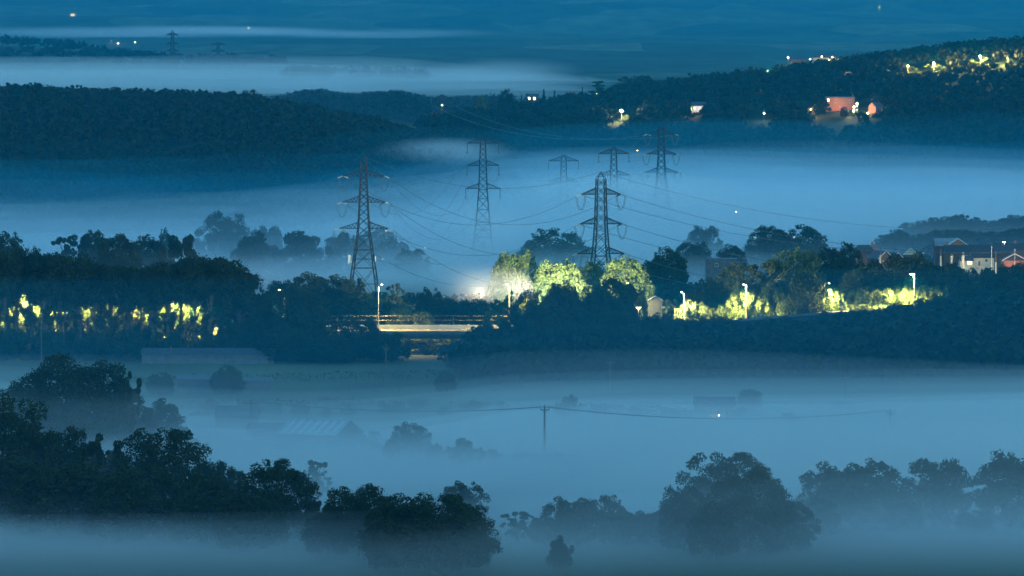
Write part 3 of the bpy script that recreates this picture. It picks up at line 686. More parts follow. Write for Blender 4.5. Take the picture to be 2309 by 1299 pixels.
# skyline trees on the far hills
LMH = [(0, 'the picture edge'), (80, 'its flattest part'), (210, 'the faint bare tops'), (330, 'the slight rise'), (430, 'the long level'), (500, 'the first peak'), (565, 'the tallest peak'), (640, 'the start of its slope'), (740, 'the middle of its slope'), (850, 'its low end'),
       (1090, 'the lit pale trees'), (1200, 'the two lit windows'), (1270, 'the dip'), (1345, 'the spreading pine'), (1430, 'the smooth dome'), (1520, 'the level shoulder'), (1600, 'the notched clump'), (1680, 'the pair of round tops'), (1740, 'the first lit tree'), (1800, 'the hamlet lights'), (1860, 'the brightest hamlet lamp'), (1930, 'the even slope'), (2010, 'the bare spiky top'), (2080, 'the step up'), (2150, 'the flat top'), (2240, 'the highest crown'), (2340, 'the outer end')]
def skyline(pts, D, label, group, kinds=('far',), step=26, jit=5, dj=20, x0=None, x1=None):
    xs = [q[0] for q in pts]; ys = [q[1] for q in pts]; p = xs[0] if x0 is None else x0
    while p < (xs[-1] if x1 is None else x1):
        w = rt.uniform(.85, 1.5) * step; tree(p, float(ip(p, xs, ys)) + rt.uniform(-jit, jit), D + rt.uniform(-dj, dj), w * 1.25, rt.choice(kinds), label + ' ' + NEAR(p, LMH, 'at'), group); p += w * 1.3
skyline([(-60, 188), (0, 190), (100, 193), (200, 200), (320, 197), (430, 207), (470, 214), (560, 202), (620, 222), (700, 238), (780, 256), (850, 262)], 2600,
        'dark tree on the long wooded skyline', 'skyline trees of the long wooded hill')
for px, tp, w in [(565, 200, 44), (498, 206, 36), (852, 256, 20), (600, 232, 60), (640, 236, 50)]:
    tree(px, tp, 2585, w, 'far', 'dark peak tree on the long wooded skyline ' + NEAR(px, LMH, 'at'), 'skyline trees of the long wooded hill')
skyline([(1080, 222), (1130, 222), (1200, 225), (1260, 218), (1320, 215), (1390, 200), (1430, 172), (1450, 180), (1480, 185), (1520, 175), (1560, 180), (1590, 165), (1625, 162), (1650, 180), (1690, 150), (1730, 155), (1760, 165), (1800, 148), (1860, 138), (1920, 132), (1960, 128), (2010, 115), (2040, 118), (2070, 100), (2100, 98), (2170, 95), (2210, 96), (2240, 84), (2280, 90), (2380, 96)], 3050,
        'dark tree on the high lamplit skyline', 'skyline trees of the high wooded hill', step=24, jit=4)
tree(1350, 184, 3030, 40, 'cedar', 'dark spreading pine above the lit hillside garden')
tree(1141, 200, 3040, 40, 'far', 'tall round tree near the gable with two lights')
tree(1088, 210, 3030, 36, 'farpale', 'lit pale tree at the low end of the high hill')
tree(1226, 202, 3030, 22, 'farfir', 'dark ragged conifer past the two window lights')
tree(1190, 212, 3030, 12, 'farfir', 'small pointed conifer by the two window lights')
tree(1176, 213, 3030, 12, 'farfir', 'thin pointed conifer, further from the window lights')
tree(1250, 205, 3030, 20, 'farfir', 'broad pointed conifer on the ridge')
tree(1313, 196, 3030, 12, 'farfir', 'slender conifer left of the spreading pine')
tree(1436, 168, 3020, 90, 'far', 'smooth domed tree top on the rising ridge')
tree(2250, 84, 3020, 120, 'far', 'highest rounded tree of the hill crest')
tree(156, 92, 5560, 36, 'far', 'largest round tree of the far ridge')

# masses of wood clothing the hills: too many crowns to count
def woodland(name, label, pxr, Dr, n, tw, th, cond, seed):
    rng = np.random.default_rng(seed); V = []; k = 40
    px = rng.uniform(*pxr, n); D = rng.uniform(*Dr, n); x = (px - IW / 2) / F * D; z = ground(x, D); ok = cond(px, D)
    for cp, cd, cw in CLEAR: ok &= ~((np.abs(px - cp) < cw) & (D > cd - 75) & (D < cd + 8))
    x, D, z = x[ok], D[ok], z[ok]; n = len(x)
    r = tw * rng.uniform(.35, .65, n); h = th * rng.uniform(.7, 1.15, n)
    d = rng.normal(size=(n, k, 3)); d[..., 2] = np.abs(d[..., 2]) * .9 - .1; d /= np.linalg.norm(d, axis=2)[..., None]
    q = rng.uniform(.8, 1.08, (n, k))[..., None]
    P = np.stack([x, D, z + h * .5], -1)[:, None, :] + d * q * np.stack([r, r, h * .5], -1)[:, None, :]
    Vv, Fq = leaf_quads(P.reshape(-1, 3), d.reshape(-1, 3), tw * .125, rng, .9)
    o = link(name, np_mesh(name, Vv, Fq, M['leaf_dark'])); tag(o, label, kind='stuff')
print('woodland')
woodland('woodland', 'dense dark wood clothing the long hill at the left', (-500, 1250), (2180, 2640), 3600, 11, 11, lambda p, D: D > ip(p, [850, 1250], [2180, 2500]), 1)
woodland('woodland', 'dense wood covering the high hill with lamps', (950, 3000), (2560, 3100), 4600, 12, 11, lambda p, D: np.ones_like(p, bool), 2)
woodland('woodland', 'wood over the hazy middle ridge', (560, 1150), (3560, 3860), 1100, 12, 12, lambda p, D: np.ones_like(p, bool), 3)
woodland('woodland', 'wood on the far ridge and ghostly mound', (-300, 960), (4650, 5640), 1500, 14, 13, lambda p, D: ((D > 5350) & (p < 640)) | ((D < 4850) & (p > 640)), 4)
woodland('undergrowth', 'scrub under the dark wood below the road', (1060, 2700), (1140, 1235), 1300, 9, 8, lambda p, D: np.ones_like(p, bool), 5)
woodland('undergrowth', 'scrub on the road embankment and under the tall row', (-500, 860), (1210, 1245), 900, 4, 3.5, lambda p, D: np.ones_like(p, bool), 6)
woodland('undergrowth', 'scrub and hedges on the rise round the houses', (1450, 2700), (1400, 1960), 1500, 8, 6, lambda p, D: (D < 1640) | (D > 1800), 7)
woodland('undergrowth', 'misty scrub behind the viaduct', (560, 1460), (1290, 1560), 700, 7, 5, lambda p, D: np.ones_like(p, bool), 8)

woodland('undergrowth', 'dark lower edge of the wood sinking into the fog', (1020, 2800), (1085, 1160), 900, 9, 8, lambda p, D: D > ip(p, [1020, 1150], [1150, 1085]), 9)
# ------------------------------------------------------------------ pylons
print('pylons')
PYL = []
def pylon(px, top, D, Ht, arms, prof, label, rz=0.0, peak='point', thick=1.0, tens=True, dark=False):
    """arms: [(drop below top, half length)], prof: [(drop, half width)]"""
    x = xat(px, D); zt = zrow(top, D); ST = M['steel_d' if dark else 'steel']
    g = gz(x, D); Ht2 = zt - g + .3                                  # legs reach the ground
    root = empty('pylon', (x, D, zt - Ht2), rz); tag(root, label, 'pylon')
    hw = lambda d: float(ip(d, [p[0] for p in prof] + [max(Ht2, prof[-1][0] + .1)], [p[1] for p in prof] + [prof[-1][1] + (Ht2 - prof[-1][0]) * .09 if Ht2 > prof[-1][0] else prof[-1][1]]))
    Z = lambda d: Ht2 - d
    C4 = [(-1, -1), (1, -1), (1, 1), (-1, 1)]
    d0 = prof[0][0]; drops = [d0]; d = d0
    while d < Ht2 - 6: d += max(2.2, 2 * hw(d) * (.95 if d < arms[-1][0] else 1.1)); drops.append(min(d, Ht2))
    drops[-1] = Ht2 if Ht2 - drops[-1] < 4 else drops[-1]
    if drops[-1] < Ht2: drops.append(Ht2)
    t = thick
    for sx, sy in C4:
        m = MB()
        for a, b in zip(drops[:-1], drops[1:]): m.bar((sx*hw(a), sy*hw(a), Z(a)), (sx*hw(b), sy*hw(b), Z(b)), .15*t + .002*a, .15*t + .002*b)
        m.build('leg', ST, root)
    m = MB(); bt = .085 * t
    for a, b in zip(drops[:-1], drops[1:]):
        A, B = hw(a), hw(b)
        for i in range(4):
            p, q = C4[i], C4[(i+1) % 4]
            pa, pb = (p[0]*A, p[1]*A, Z(a)), (p[0]*B, p[1]*B, Z(b)); qa, qb = (q[0]*A, q[1]*A, Z(a)), (q[0]*B, q[1]*B, Z(b))
            m.bar(pa, qb, bt); m.bar(qa, pb, bt)
            if b > arms[-1][0] or abs(b - d0) < .1: m.bar(pb, qb, bt * 1.1)
            if b - a > 6:
                c = Vector(pa).lerp(Vector(qb), .5); m.bar(Vector(pa).lerp(Vector(pb), .5), c, bt * .8); m.bar(Vector(qa).lerp(Vector(qb), .5), c, bt * .8)
    m.build('lattice', ST, root)
    m = MB(); A = hw(d0)
    if peak == 'point':
        for sx, sy in C4: m.bar((sx*A, sy*A, Z(d0)), (0, 0, Z(0)), .09*t, .06*t)
        for k in (.35, .68):
            for i in range(4):
                p, q = C4[i], C4[(i+1) % 4]; m.bar((p[0]*A*(1-k), p[1]*A*(1-k), Z(d0*(1-k))), (q[0]*A*(1-k), q[1]*A*(1-k), Z(d0*(1-k))), bt*.8)
    else:
        for sx, sy in C4: m.bar((sx*A, sy*A, Z(d0)), (sx*A*.6, sy*A*.6, Z(0)), .13*t)
        for i in range(4):
            p, q = C4[i], C4[(i+1) % 4]; m.bar((p[0]*A*.6, p[1]*A*.6, Z(0)), (q[0]*A*.6, q[1]*A*.6, Z(0)), bt); m.bar((p[0]*A, p[1]*A, Z(d0)), (q[0]*A*.6, q[1]*A*.6, Z(0)), bt)
    m.build('peak', ST, root)
    tips = {}
    for ai, (ad, al) in enumerate(arms):
        for s in (-1, 1):
            m = MB(); A = hw(ad); up = 2.4
            T = Vector((s*al, 0, Z(ad)))
            for sy in (-1, 1):
                rb = Vector((s*A, sy*A, Z(ad))); ru = Vector((s*hw(ad-up), sy*hw(ad-up), Z(ad-up)))
                m.bar(rb, T, .12*t); m.bar(ru, T, .10*t)
                n = 5
                for k in range(n):
                    f0, f1 = k / n, (k + 1) / n
                    m.bar(rb.lerp(T, f0), ru.lerp(T, f0 + .5 / n), bt*.8); m.bar(ru.lerp(T, f0 + .5 / n), rb.lerp(T, f1), bt*.8)
            m.bar((s*A, -A, Z(ad)), (s*A, A, Z(ad)), bt); m.build('cross_arm', ST, root)
            if tens:
                for q in (-1, 1):                                       # strain strings pull both ways along the line
                    mi = MB(); e = T + Vector((q * 1.9, q * .6, -.75)); a = T + Vector((q * .25, 0, -.1))
                    mi.bar(a, e, .07, n=5)
                    for k in range(9): c = a.lerp(e, (k + .5) / 9); dd = (e - a).normalized(); mi.bar(c - dd * .07, c + dd * .07, .23 * t, .16, n=7)
                    mi.build('insulator', M['ins'] if dark and (q == s or q == 1) else M['dark_ins'], root)
                mj = MB(); a = T + Vector((-1.9, -.6, -.75)); b = T + Vector((1.9, .6, -.75))
                for off in (-.22, .22):
                    mj.tube([a.lerp(b, k / 14) + Vector((off, 0, -5.0 * (1 - (2 * k / 14 - 1) ** 2) ** .8)) for k in range(15)], .06 * t, 4)
                mj.build('jumper_loop', M['wire'], root); tips[(ai, s, -1)] = a; tips[(ai, s, 1)] = b
            else:
                mi = MB(); e = T + Vector((0, 0, -4.2)); mi.bar(T, e, .07, n=5)
                for k in range(11): c = T.lerp(e, (k + .8) / 11.6); mi.bar(c + Vector((0, 0, .08)), c - Vector((0, 0, .08)), .22 * t, .16, n=6)
                mi.box(e.x - .5, e.x + .5, -.12, .12, e.z - .25, e.z); mi.build('insulator', M['dark_ins'], root); tips[(ai, s, -1)] = tips[(ai, s, 1)] = e
    bpy.context.view_layer.update()
    Mx = Matrix.Translation((x, D, zt - Ht2)) @ Matrix.Rotation(rz, 4, 'Z')
    r = dict(root=root, tips={k: Mx @ v for k, v in tips.items()}, top=Mx @ Vector((0, 0, Z(0))), H=Ht2)
    PYL.append(r); return r
R_ = pylon(1355, 387, 1577, 50, [(8.4, 7.6), (19.3, 8.1), (30.3, 9.0)], [(2.7, 1.55), (19, 1.95), (30, 2.6), (42, 4.3), (50, 5.6)],
           'dark heavy lattice pylon rising from the lamplit trees', rz=.22, thick=1.35, dark=True)
L_ = pylon(820, 352, 1630, 50, [(7.6, 7.9), (17.6, 8.3), (27.6, 9.5)], [(2.6, 1.0), (18, 1.6), (28, 2.1), (40, 3.7), (50, 5.2)],
           'grey lattice pylon with an antenna box on its lower leg', rz=-.08, thick=1.1, dark=True)
M_ = pylon(1089, 310, 1960, 58, [(2.6, 7.2), (12.8, 7.3), (23.4, 7.9)], [(2.0, 1.15), (24, 1.9), (40, 3.2), (58, 5.4)],
           'flat topped pylon with its lower half drowned in fog', peak='flat', tens=False, thick=1.5, dark=True)
N_ = pylon(1491, 275, 2210, 52, [(6.3, 7.2), (16.6, 7.8), (26, 8.6)], [(2.6, 1.3), (18, 1.6), (28, 2.1), (40, 3.7), (50, 5.2)],
           'pointed pylon standing out of fog under the dark hill', rz=.1, thick=1.5, dark=True)
O_ = pylon(1384, 332, 2150, 50, [(3.2, 7.6), (14, 8), (24, 8.4)], [(2.4, 1.3), (24, 1.9), (50, 5)],
           'small flat topped pylon beside the pointed one in fog', peak='flat', tens=False, thick=1.8, dark=True)
Q_ = pylon(1271, 350, 2260, 50, [(3.0, 7.9), (14, 8), (24, 8.4)], [(2.2, 1.3), (24, 1.9), (50, 5)],
           'faintest pylon, only its top arm clear of fog', peak='flat', tens=False, thick=1.6, dark=True)
T_ = pylon(997, 214, 3000, 54, [(2.9, 7.6), (12, 8), (22, 8.4)], [(2.2, 1.3), (24, 1.9), (50, 5)],
           'pylon on the ridge with a lamp showing through its lattice', peak='flat', tens=False, thick=3.2, dark=True)
U_ = pylon(390, 68, 5350, 50, [(6, 7.4), (17, 7.8), (26, 8.4)], [(2.6, 1.2), (24, 1.9), (50, 5)], 'taller of the two distant pylons beyond the fog', thick=4.0, tens=False, dark=True)
V_ = pylon(493, 95, 5700, 50, [(3, 9.5), (12, 10), (22, 10)], [(2.2, 1.3), (24, 1.9), (50, 5)], 'smaller of the two distant pylons beyond the fog', peak='flat', thick=4.0, tens=False, dark=True)
P3 = pylon(3010, 387, 1577, 50, [(8.4, 7.6), (19.3, 8.1), (30.3, 9.0)], [(2.7, 1.55), (19, 1.95), (30, 2.6), (42, 4.3), (50, 5.6)],
           'lattice pylon carrying the cables on beyond the picture edge', rz=.1, thick=1.2)
# antenna box and plates on the grey pylon
r = L_['root']; h = L_['H']; zb = h - (585 - 352) / pps(1630)
m = MB(); m.box(-6.0, -4.9, -.6, .6, zb - 1.6, zb + 1.7); m.box(-4.9, -4.4, -.1, .1, zb - 1, zb - .8); m.box(-4.9, -4.4, -.1, .1, zb + 1, zb + 1.2)
for c in (-5.8, -5.45, -5.1): m.box(c - .1, c + .1, -.67, -.6, zb - 1.5, zb + 1.6)
m.build('antenna', M['white'], r)
m = MB(); m.box(4.3, 4.75, -.25, .25, zb - .9, zb + 1.3); m.box(4.1, 4.3, -.05, .05, zb, zb + .15); m.build('antenna', M['white'], r)

def cable(a, b, sag, label, group, rad=.075, name='power_cable', marks=0, dbl=0.0):
    m = MB(); n = 36
    for o in ((-dbl, dbl) if dbl else (0,)):
        m.tube([a.lerp(b, k / n) + Vector((0, 0, o - 4 * sag * (k / n) * (1 - k / n))) for k in range(n + 1)], rad, 4)
    c = tag(m.build(name, M['wire']), label, 'cable', group)
    for k in range(marks):
        t = (k + 1) / (marks + 1) * .7; p = a.lerp(b, t) + Vector((0, 0, -4 * sag * t * (1 - t)))
        MB().box(p.x - .35, p.x + .35, p.y - .1, p.y + .1, p.z - .18, p.z + .12).build('spacer', M['white'], c)
    return c
lev = ['top', 'middle', 'lowest']
for a in range(3):
    for s, sd in ((-1, 'outer'), (1, 'inner')):
        cable(L_['tips'][(a, s, 1)], R_['tips'][(a, s, -1)], 14 + a, f'{sd} cable at {lev[a]} arm height between grey and dark pylons', 'cables between the grey and dark pylons', .07, marks=3)
        cable(R_['tips'][(a, s, 1)], P3['tips'][(a, s, -1)], 21, f'{sd} cable at {lev[a]} arm height running off past the houses', 'cables from the dark pylon towards the houses', .075, marks=2)
        cable(L_['tips'][(a, s, 1)], M_['tips'][(a, s, -1)], 21, f'{sd} cable at {lev[a]} arm height going back into fog', 'cables from the grey pylon back into fog', .06)
        cable(N_['tips'][(a, s, -1)], T_['tips'][(a, s, 1)], 10 if a == 0 else 14, f'{sd} cable at {lev[a]} arm height from the pointed pylon', 'cables from the pointed pylon to the ridge', .07)
        cable(N_['tips'][(a, s, -1)], O_['tips'][(a, s, 1)], 3, f'{sd} short cable at {lev[a]} arm height between pointed and small pylons', 'cables between the pointed and small pylons', .06)
        cable(M_['tips'][(a, s, 1)], Q_['tips'][(a, s, 1)], 16, f'{sd} cable at {lev[a]} arm height behind the flat topped pylon', 'cables behind the flat topped pylon', .05)
cable(L_['top'], R_['top'], 9, 'thin earth wire joining the peaks of grey and dark pylons', 'earth wires', .055, 'earth_wire')
cable(R_['top'], P3['top'], 21.5, 'thin earth wire from the dark pylon peak towards the wood', 'earth wires', .055, 'earth_wire')
cable(L_['top'], M_['top'], 18, 'thin earth wire from the grey pylon peak into fog', 'earth wires', .045, 'earth_wire')

# ------------------------------------------------------------------ timber poles
def pole(px, top, D, label, arm=2.2, rz=0.0, lean=0.0, thick=1.0):
    x = xat(px, D); z0 = gz(x, D); h = zrow(top, D) - z0
    r = empty('utility_pole', (x, D, z0), rz); r.rotation_euler[1] = lean; tag(r, label, 'pole')
    MB().tube([(0, 0, -.5), (0, 0, h * .5), (0, 0, h)], [.19 * thick, .17 * thick, .14 * thick], 8).build('post', M['wood'], r)
    MB().box(-arm / 2, arm / 2, -.28, -.15, h - .75, h - .57).build('cross_arm', M['wood'], r)
    for c in (-arm / 2 + .12, 0, arm / 2 - .12):
        b = h - .57 if c else h; MB().bar((c, -.21 if c else 0, b), (c, -.21 if c else 0, b + .42), .09, .05, 6).build('insulator', M['dark_ins'], r)
    m = MB(); m.bar((-arm * .3, -.14, h - .75), (0, -.14, h - 1.35), .04); m.bar((arm * .3, -.14, h - .75), (0, -.14, h - 1.35), .04); m.build('brace', M['steel'], r)
    return Vector((x, D, z0 + h))
k1 = pole(1228, 917, 868, 'dark timber pole with a cross arm nearest in the fog', 2.0, .35, thick=1.3)
k2 = pole(565, 903, 925, 'faint timber pole with a wide cross arm', 3.4, thick=1.2)
k3 = pole(1376, 812, 1065, 'slim timber pole at the far fog edge', 2.2, .3, thick=1.2)
k4 = pole(870, 780, 1095, 'timber pole standing in the dark field', 1.6, .3)
k5 = pole(1909, 841, 1040, 'ghostly timber pole under the dark wood', 2.6)
k6 = pole(384, 782, 1120, 'timber pole before the long low shed', 1.0, .2)
k7 = pole(92, 735, 1160, 'very thin timber pole above the great tree', 1.0, .2)
k8 = pole(2009, 925, 955, 'hardly visible timber pole deep in fog', 2.0)
for dx, wn in ((-.9, 'first'), (0, 'middle'), (.9, 'last')):
    o = Vector((dx, 0, .0))
    cable(k2 + o, k1 + o, 1.6, wn + ' of three low overhead wires strung between timber poles in the fog', 'overhead wires of the timber pole line', .03, 'overhead_wire')
    cable(k1 + o, k8 + o, 2.2, wn + ' of three low overhead wires sagging past the lit farm building', 'overhead wires past the farm', .03, 'overhead_wire')
# ------------------------------------------------------------------ road, viaduct, lamps
print('road')
xs = np.arange(-400, 520, 6.)
def strip(name, off0, off1, dz, mt, label, x0=-400, x1=520):
    m = MB(); pr = None
    for x in np.arange(x0, x1, 6.):
        y = float(road_y(x)); z = float(road_z(x)) + dz; q = ((x, y + off0, z), (x, y + off1, z))
        if pr: m.face([pr[0], q[0], q[1], pr[1]])
        pr = q
    return tag(m.build(name, mt), label, kind='structure')
strip('road', -7, 7, .0, M['asph'], 'asphalt road on its embankment')
strip('road_marking', -.08, .08, .006, M['white'], 'painted centre line'); strip('road_marking', -6.5, -6.38, .006, M['white'], 'painted edge line'); strip('road_marking', 6.38, 6.5, .006, M['white'], 'painted edge line')
by = 1262.0
v = empty('viaduct', (-34, by, -1.2)); tag(v, 'concrete road viaduct whose pale parapet stands in for light trails above a dark opening', 'bridge')
def vb(n, mt, x0, x1, y0, y1, z0, z1, par=None): return MB().box(x0 + 34, x1 + 34, y0 - by, y1 - by, z0, z1).build(n, mt, par or v)
vb('deck', M['conc'], -60, 6, by - 7.9, by + 7.9, 6.55, 7.38)
for yy in (-5.2, -1.8, 1.8, 5.2): vb('girder', M['conc'], -58, 4, by + yy - .35, by + yy + .35, 5.3, 6.548)
for k, xx in enumerate((-44, -37, -30.5, -24, -17.5, -11, -4.5)):
    for yy in (-5.4, 0, 5.4): MB().tube([(xx + 34, yy, -1), (xx + 34, yy, 5.0)], .38, 10).build('pier', M['conc'], v)
    vb('pier_cap', M['conc'], xx - .5, xx + .5, by - 6.6, by + 6.6, 4.75, 5.29)
for k in range(17):                                               # parapet panels, near low kerb wall, far wall standing in for vehicle light trails
    x0 = -60 + k * 3.9
    vb('parapet_panel', M['conc_lit'], x0 + .06, x0 + 3.84, by + 7.25, by + 7.5, 7.39, 8.75)
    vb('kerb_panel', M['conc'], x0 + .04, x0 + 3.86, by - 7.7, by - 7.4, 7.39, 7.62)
    vb('parapet_post', M['conc_lit'], x0 - .1, x0 + .055, by + 7.15, by + 7.6, 7.39, 8.9)
for zz in (10.1, 11.35):  # rails added where a passing lorry's light streaks run
    MB().bar((-75 + 34, 7.9, zz), (6 + 34, 7.9, zz), .07).build('trail_rail', M['steel_d'], v)
for k in range(8): MB().bar((-75 + 34 + k * 11.5, 7.9, 7.4), (-75 + 34 + k * 11.5, 7.9, 11.4), .04).build('trail_post', M['steel'], v)  # posts added only to carry the streak rails

def light(parent, loc, power, col, kind='POINT', cone=150, rad=.25):
    l = bpy.data.lights.new('lamp_light', kind); l.energy = power; l.color = col; l.shadow_soft_size = rad
    if kind == 'SPOT': l.spot_size = R(cone); l.spot_blend = .5
    o = bpy.data.objects.new('lamp_light', l); COL.objects.link(o); o.parent = parent; o.location = loc; return o
WARM = (1.0, .78, .42); AMB = (1.0, .52, .20); WH = (1.0, .90, .70); YEL = (1.0, .82, .30)
LP = .3
def street_lamp(px, top, D, label, power=9000, col=WARM, gm='lamp', arm=1.4, side=-1, group=None, size=.62, cone=150, spot=True, st=.13):
    x = xat(px, D); z0 = gz(x, D); h = zrow(top, D) - z0
    r = empty('street_lamp', (x, D, z0)); tag(r, label, 'street lamp', group)
    MB().tube([(0, 0, -.6), (0, 0, h * .5), (0, 0, h)], [st * 1.3, st, st * .7], 8).build('column', M['lampst'], r)
    MB().tube([(0, 0, h - .05), (side * arm * .5, 0, h + .25), (side * arm, 0, h + .3)], [.07, .06, .06], 6).build('arm', M['lampst'], r)
    a = side * arm
    MB().box(a - .45 * size, a + .45 * size, -.2 * size, .2 * size, h + .25, h + .25 + .16 * size).build('lamp_head', M['lampst'], r)
    MB().box(a - .38 * size, a + .38 * size, -.17 * size, .17 * size, h + .10, h + .245).build('lamp_lens', M[gm], r)
    light(r, (a, 0, h - .05), power * LP, col, 'SPOT' if spot else 'POINT', cone)
    return r
street_lamp(853, 643, 1262 + 6.9, 'tall road lamp on the viaduct before the grey pylon', 90000, (1, .74, .20), side=1, arm=1.0, st=.16)
street_lamp(1149, 643, 1262 + 6.9, 'tall bright stemmed road lamp at the right end of the viaduct', 110000, (1, .74, .20), side=-1, arm=.8, st=.2)
street_lamp(640, 655, 1262 + 8.6, 'road lamp hidden behind the dark rounded tree', 50000, YEL)
street_lamp(1543, 660, 1335, 'road lamp in front of the first lit hedge', 110000, WARM, side=-1, arm=.8, st=.16)
street_lamp(1683, 643, 1352, 'road lamp against the second lit hedge', 150000, YEL, side=-1, arm=.8, st=.16)
street_lamp(2062, 620, 1372, 'brightest starry road lamp over the lit bank', 260000, YEL, side=-1, arm=.6, size=2.0, st=.18)
street_lamp(1860, 640, 1345, 'road lamp hidden behind the big dark tree', 150000, YEL, side=1)
street_lamp(1440, 695, 1330, 'low dazzling lamp near the foot of the dark pylon', 5000, AMB, 'lamp_o', side=-1, arm=.2, size=2.4, spot=False)
street_lamp(1425, 640, 1392, 'lamp among leaves behind the pylon foot', 40000, YEL)
for i, px in enumerate((50, 150, 290, 390, 470, 540)):
    street_lamp(px, 645 + (i % 2) * 8, 1249, 'road lamp glimpsed through the tall row near ' + ['the bright yellow tree', 'the faint saplings', 'the middle young tree', 'the narrow pair', 'the end of the row', 'the forked tree'][i], [300000, 70000, 190000, 150000, 110000, 80000][i], YEL, side=1)
# floodlights behind the trees lighting the fog and the pale trees
def flood(px, row_, D, power, label, col=WH, h=3.5, tgt=None, cone=110):
    x = xat(px, D); zt = zrow(row_, D); z0 = gz(x, D); hh = max(h, zt - z0)
    r = empty('floodlight', (x, D, z0)); tag(r, label, 'floodlight')
    MB().tube([(0, 0, -.5), (0, 0, hh)], [.14, .1], 8).build('column', M['lampst'], r)
    MB().box(-.5, .5, -.12, .12, hh, hh + .5).build('lamp_head', M['lampst'], r)
    MB().box(-.4, .4, .125, .16, hh + .08, hh + .42).build('lamp_lens', M['lamp_w'], r)
    l = light(r, (0, .5, hh + .3), power * LP, col, 'SPOT' if tgt else 'POINT', cone)
    if tgt: l.rotation_euler = (Vector(tgt) - Vector((x, D + .5, z0 + hh + .3))).to_track_quat('-Z', 'Y').to_euler()
    return r
flood(1080, 664, 1385, 13000, 'floodlight hidden behind dark trees, making the brightest glow in fog', (1, .84, .52))
flood(1225, 678, 1392, 700000, 'floodlight hidden behind the wood, aimed at the pale trees', (1.0, .93, .62), tgt=at(1262, 610, 1445))
flood(1390, 690, 1400, 400000, 'floodlight hidden behind the pylon foot, aimed at the trees', (1.0, .93, .62), tgt=at(1410, 610, 1460))
for px, tx in ((1590, 1575), (1715, 1700), (1900, 1905), (1985, 1975), (2085, 2080)):
    flood(px, 712 if px < 1800 else 704, 1322, 26000, 'floodlight low behind the wood turned on the lit hedge ' + NEAR(tx), (1, .86, .34), h=2, tgt=at(tx, 655, 1372), cone=135)
# lamps and lit spots on the far hills
def far_lamp(px, py, D, label, power=4000, gm='lamp', col=YEL, size=1.2, h=6):
    x = xat(px, D); z = zrow(py, D); z0 = gz(x, D); z = max(z, z0 + 2.5)
    r = empty('street_lamp', (x, D, z0)); tag(r, label, 'street lamp')
    hh = z - z0
    MB().tube([(0, 0, -.5), (0, 0, hh)], [.12, .09], 6).build('column', M['lampst'], r)
    MB().box(-.35 * size, .35 * size, -.3 * size, .3 * size, hh + .02, hh + .5 * size).build('lamp_lens', M[gm], r)
    MB().box(-.4 * size, .4 * size, -.35 * size, .35 * size, hh + .5 * size + .004, hh + .62 * size).build('lamp_head', M['lampst'], r)
    if power: light(r, (0, -.6 * size, hh + .2), power * LP, col)
    return r
# ------------------------------------------------------------------ far lamps, lit trees
def clear_D(px):
    return min(CLEAR, key=lambda c: abs(c[0] - px))[1]
for px, row_, w, h, pw, lab in [
    (1741, 162, 34, 26, 30000, 'first lit tree from the low end of the hill'), (1884, 154, 30, 18, 14000, 'small lit tree just past the far hamlet lights'),
    (2050, 148, 40, 26, 5000, 'dim lit tree beside a brighter one on the hill'), (2108, 142, 52, 28, 26000, 'broad lit tree under a white lamp on the hill'),
    (2213, 126, 60, 28, 34000, 'brightest lit tree near the hill crest'), (2275, 130, 16, 14, 8000, 'tiny lit bush near the hill crest')]:
    D = clear_D(px); tree(px, row_, D - 6, w, 'farpale', lab)
    for q in (-1, 1): tree(px + q * w * .32, row_ + h * .55, D - 34, w * .8, 'farlow', 'dark shrub screening the ' + lab + (', near end' if q < 0 else ', far end'), 'shrubs below the lit hill trees')
    far_lamp(px - 4, row_ + 1, D - 16, 'hillside lamp over the ' + lab, pw * 4, size=.55)
for px, row_, lab, pw, g, c in [
    (1990, 146, 'single white lamp among dark hillside trees', 3000, 'lamp_w', WH), (2298, 124, 'last small lamp by the picture edge on the hill', 2500, 'lamp_w', WH),
    (1345, 212, 'garden lamp below the dark spreading pine', 14000, 'lamp', YEL), (1401, 252, 'dazzling starry lamp on the dark hillside', 30000, 'lamp_w', (1, .8, .5)),
    (1828, 248, 'amber lamp alone between two hillside houses', 6000, 'lamp_o', AMB), (1893, 240, 'amber lamp at the foot of the brick building', 9000, 'lamp_o', AMB),
    (1932, 234, 'yellow lamp nearest the brick building, upper of three', 5000, 'lamp', WARM), (1925, 242, 'yellow lamp by the brick building, middle of three', 5000, 'lamp', WARM),
    (1924, 252, 'yellow lamp by the brick building, lowest of three', 7000, 'lamp', WARM), (1956, 256, 'tiny lamp before the pink gabled house', 1200, 'lamp', WARM),
    (1560, 246, 'amber lamp on the corner of the pale hillside house', 4000, 'lamp_o', AMB), (1722, 256, 'tiny lamp on the open hillside', 1500, 'lamp_w', WH),
    (1088, 236, 'lamp lighting pale trees on the low end of the ridge', 6000, 'lamp', WH), (997, 238, 'amber lamp seen through the ridge pylon', 3000, 'lamp_o', AMB)]:
    far_lamp(px, row_, clear_D(px) - 14, lab, pw, g, c, size=2.2 if px == 1401 else .7)
for px, row_, w in [(1345, 216, 30), (1368, 222, 26), (1325, 220, 22)]: tree(px, row_, clear_D(1345) - 4, w, 'farpale', {30: 'tallest', 26: 'far', 22: 'near'}[w] + ' lit garden shrub below the dark spreading pine', 'lit garden shrubs below the pine')
for px, row_, w in [(1412, 256, 20), (1404, 266, 20)]: tree(px, row_, clear_D(1404) - 8, w, 'farpale', ('upper' if row_ < 260 else 'lower') + ' lit shrub beside the dazzling hillside lamp', 'lit shrubs beside the dazzling lamp')
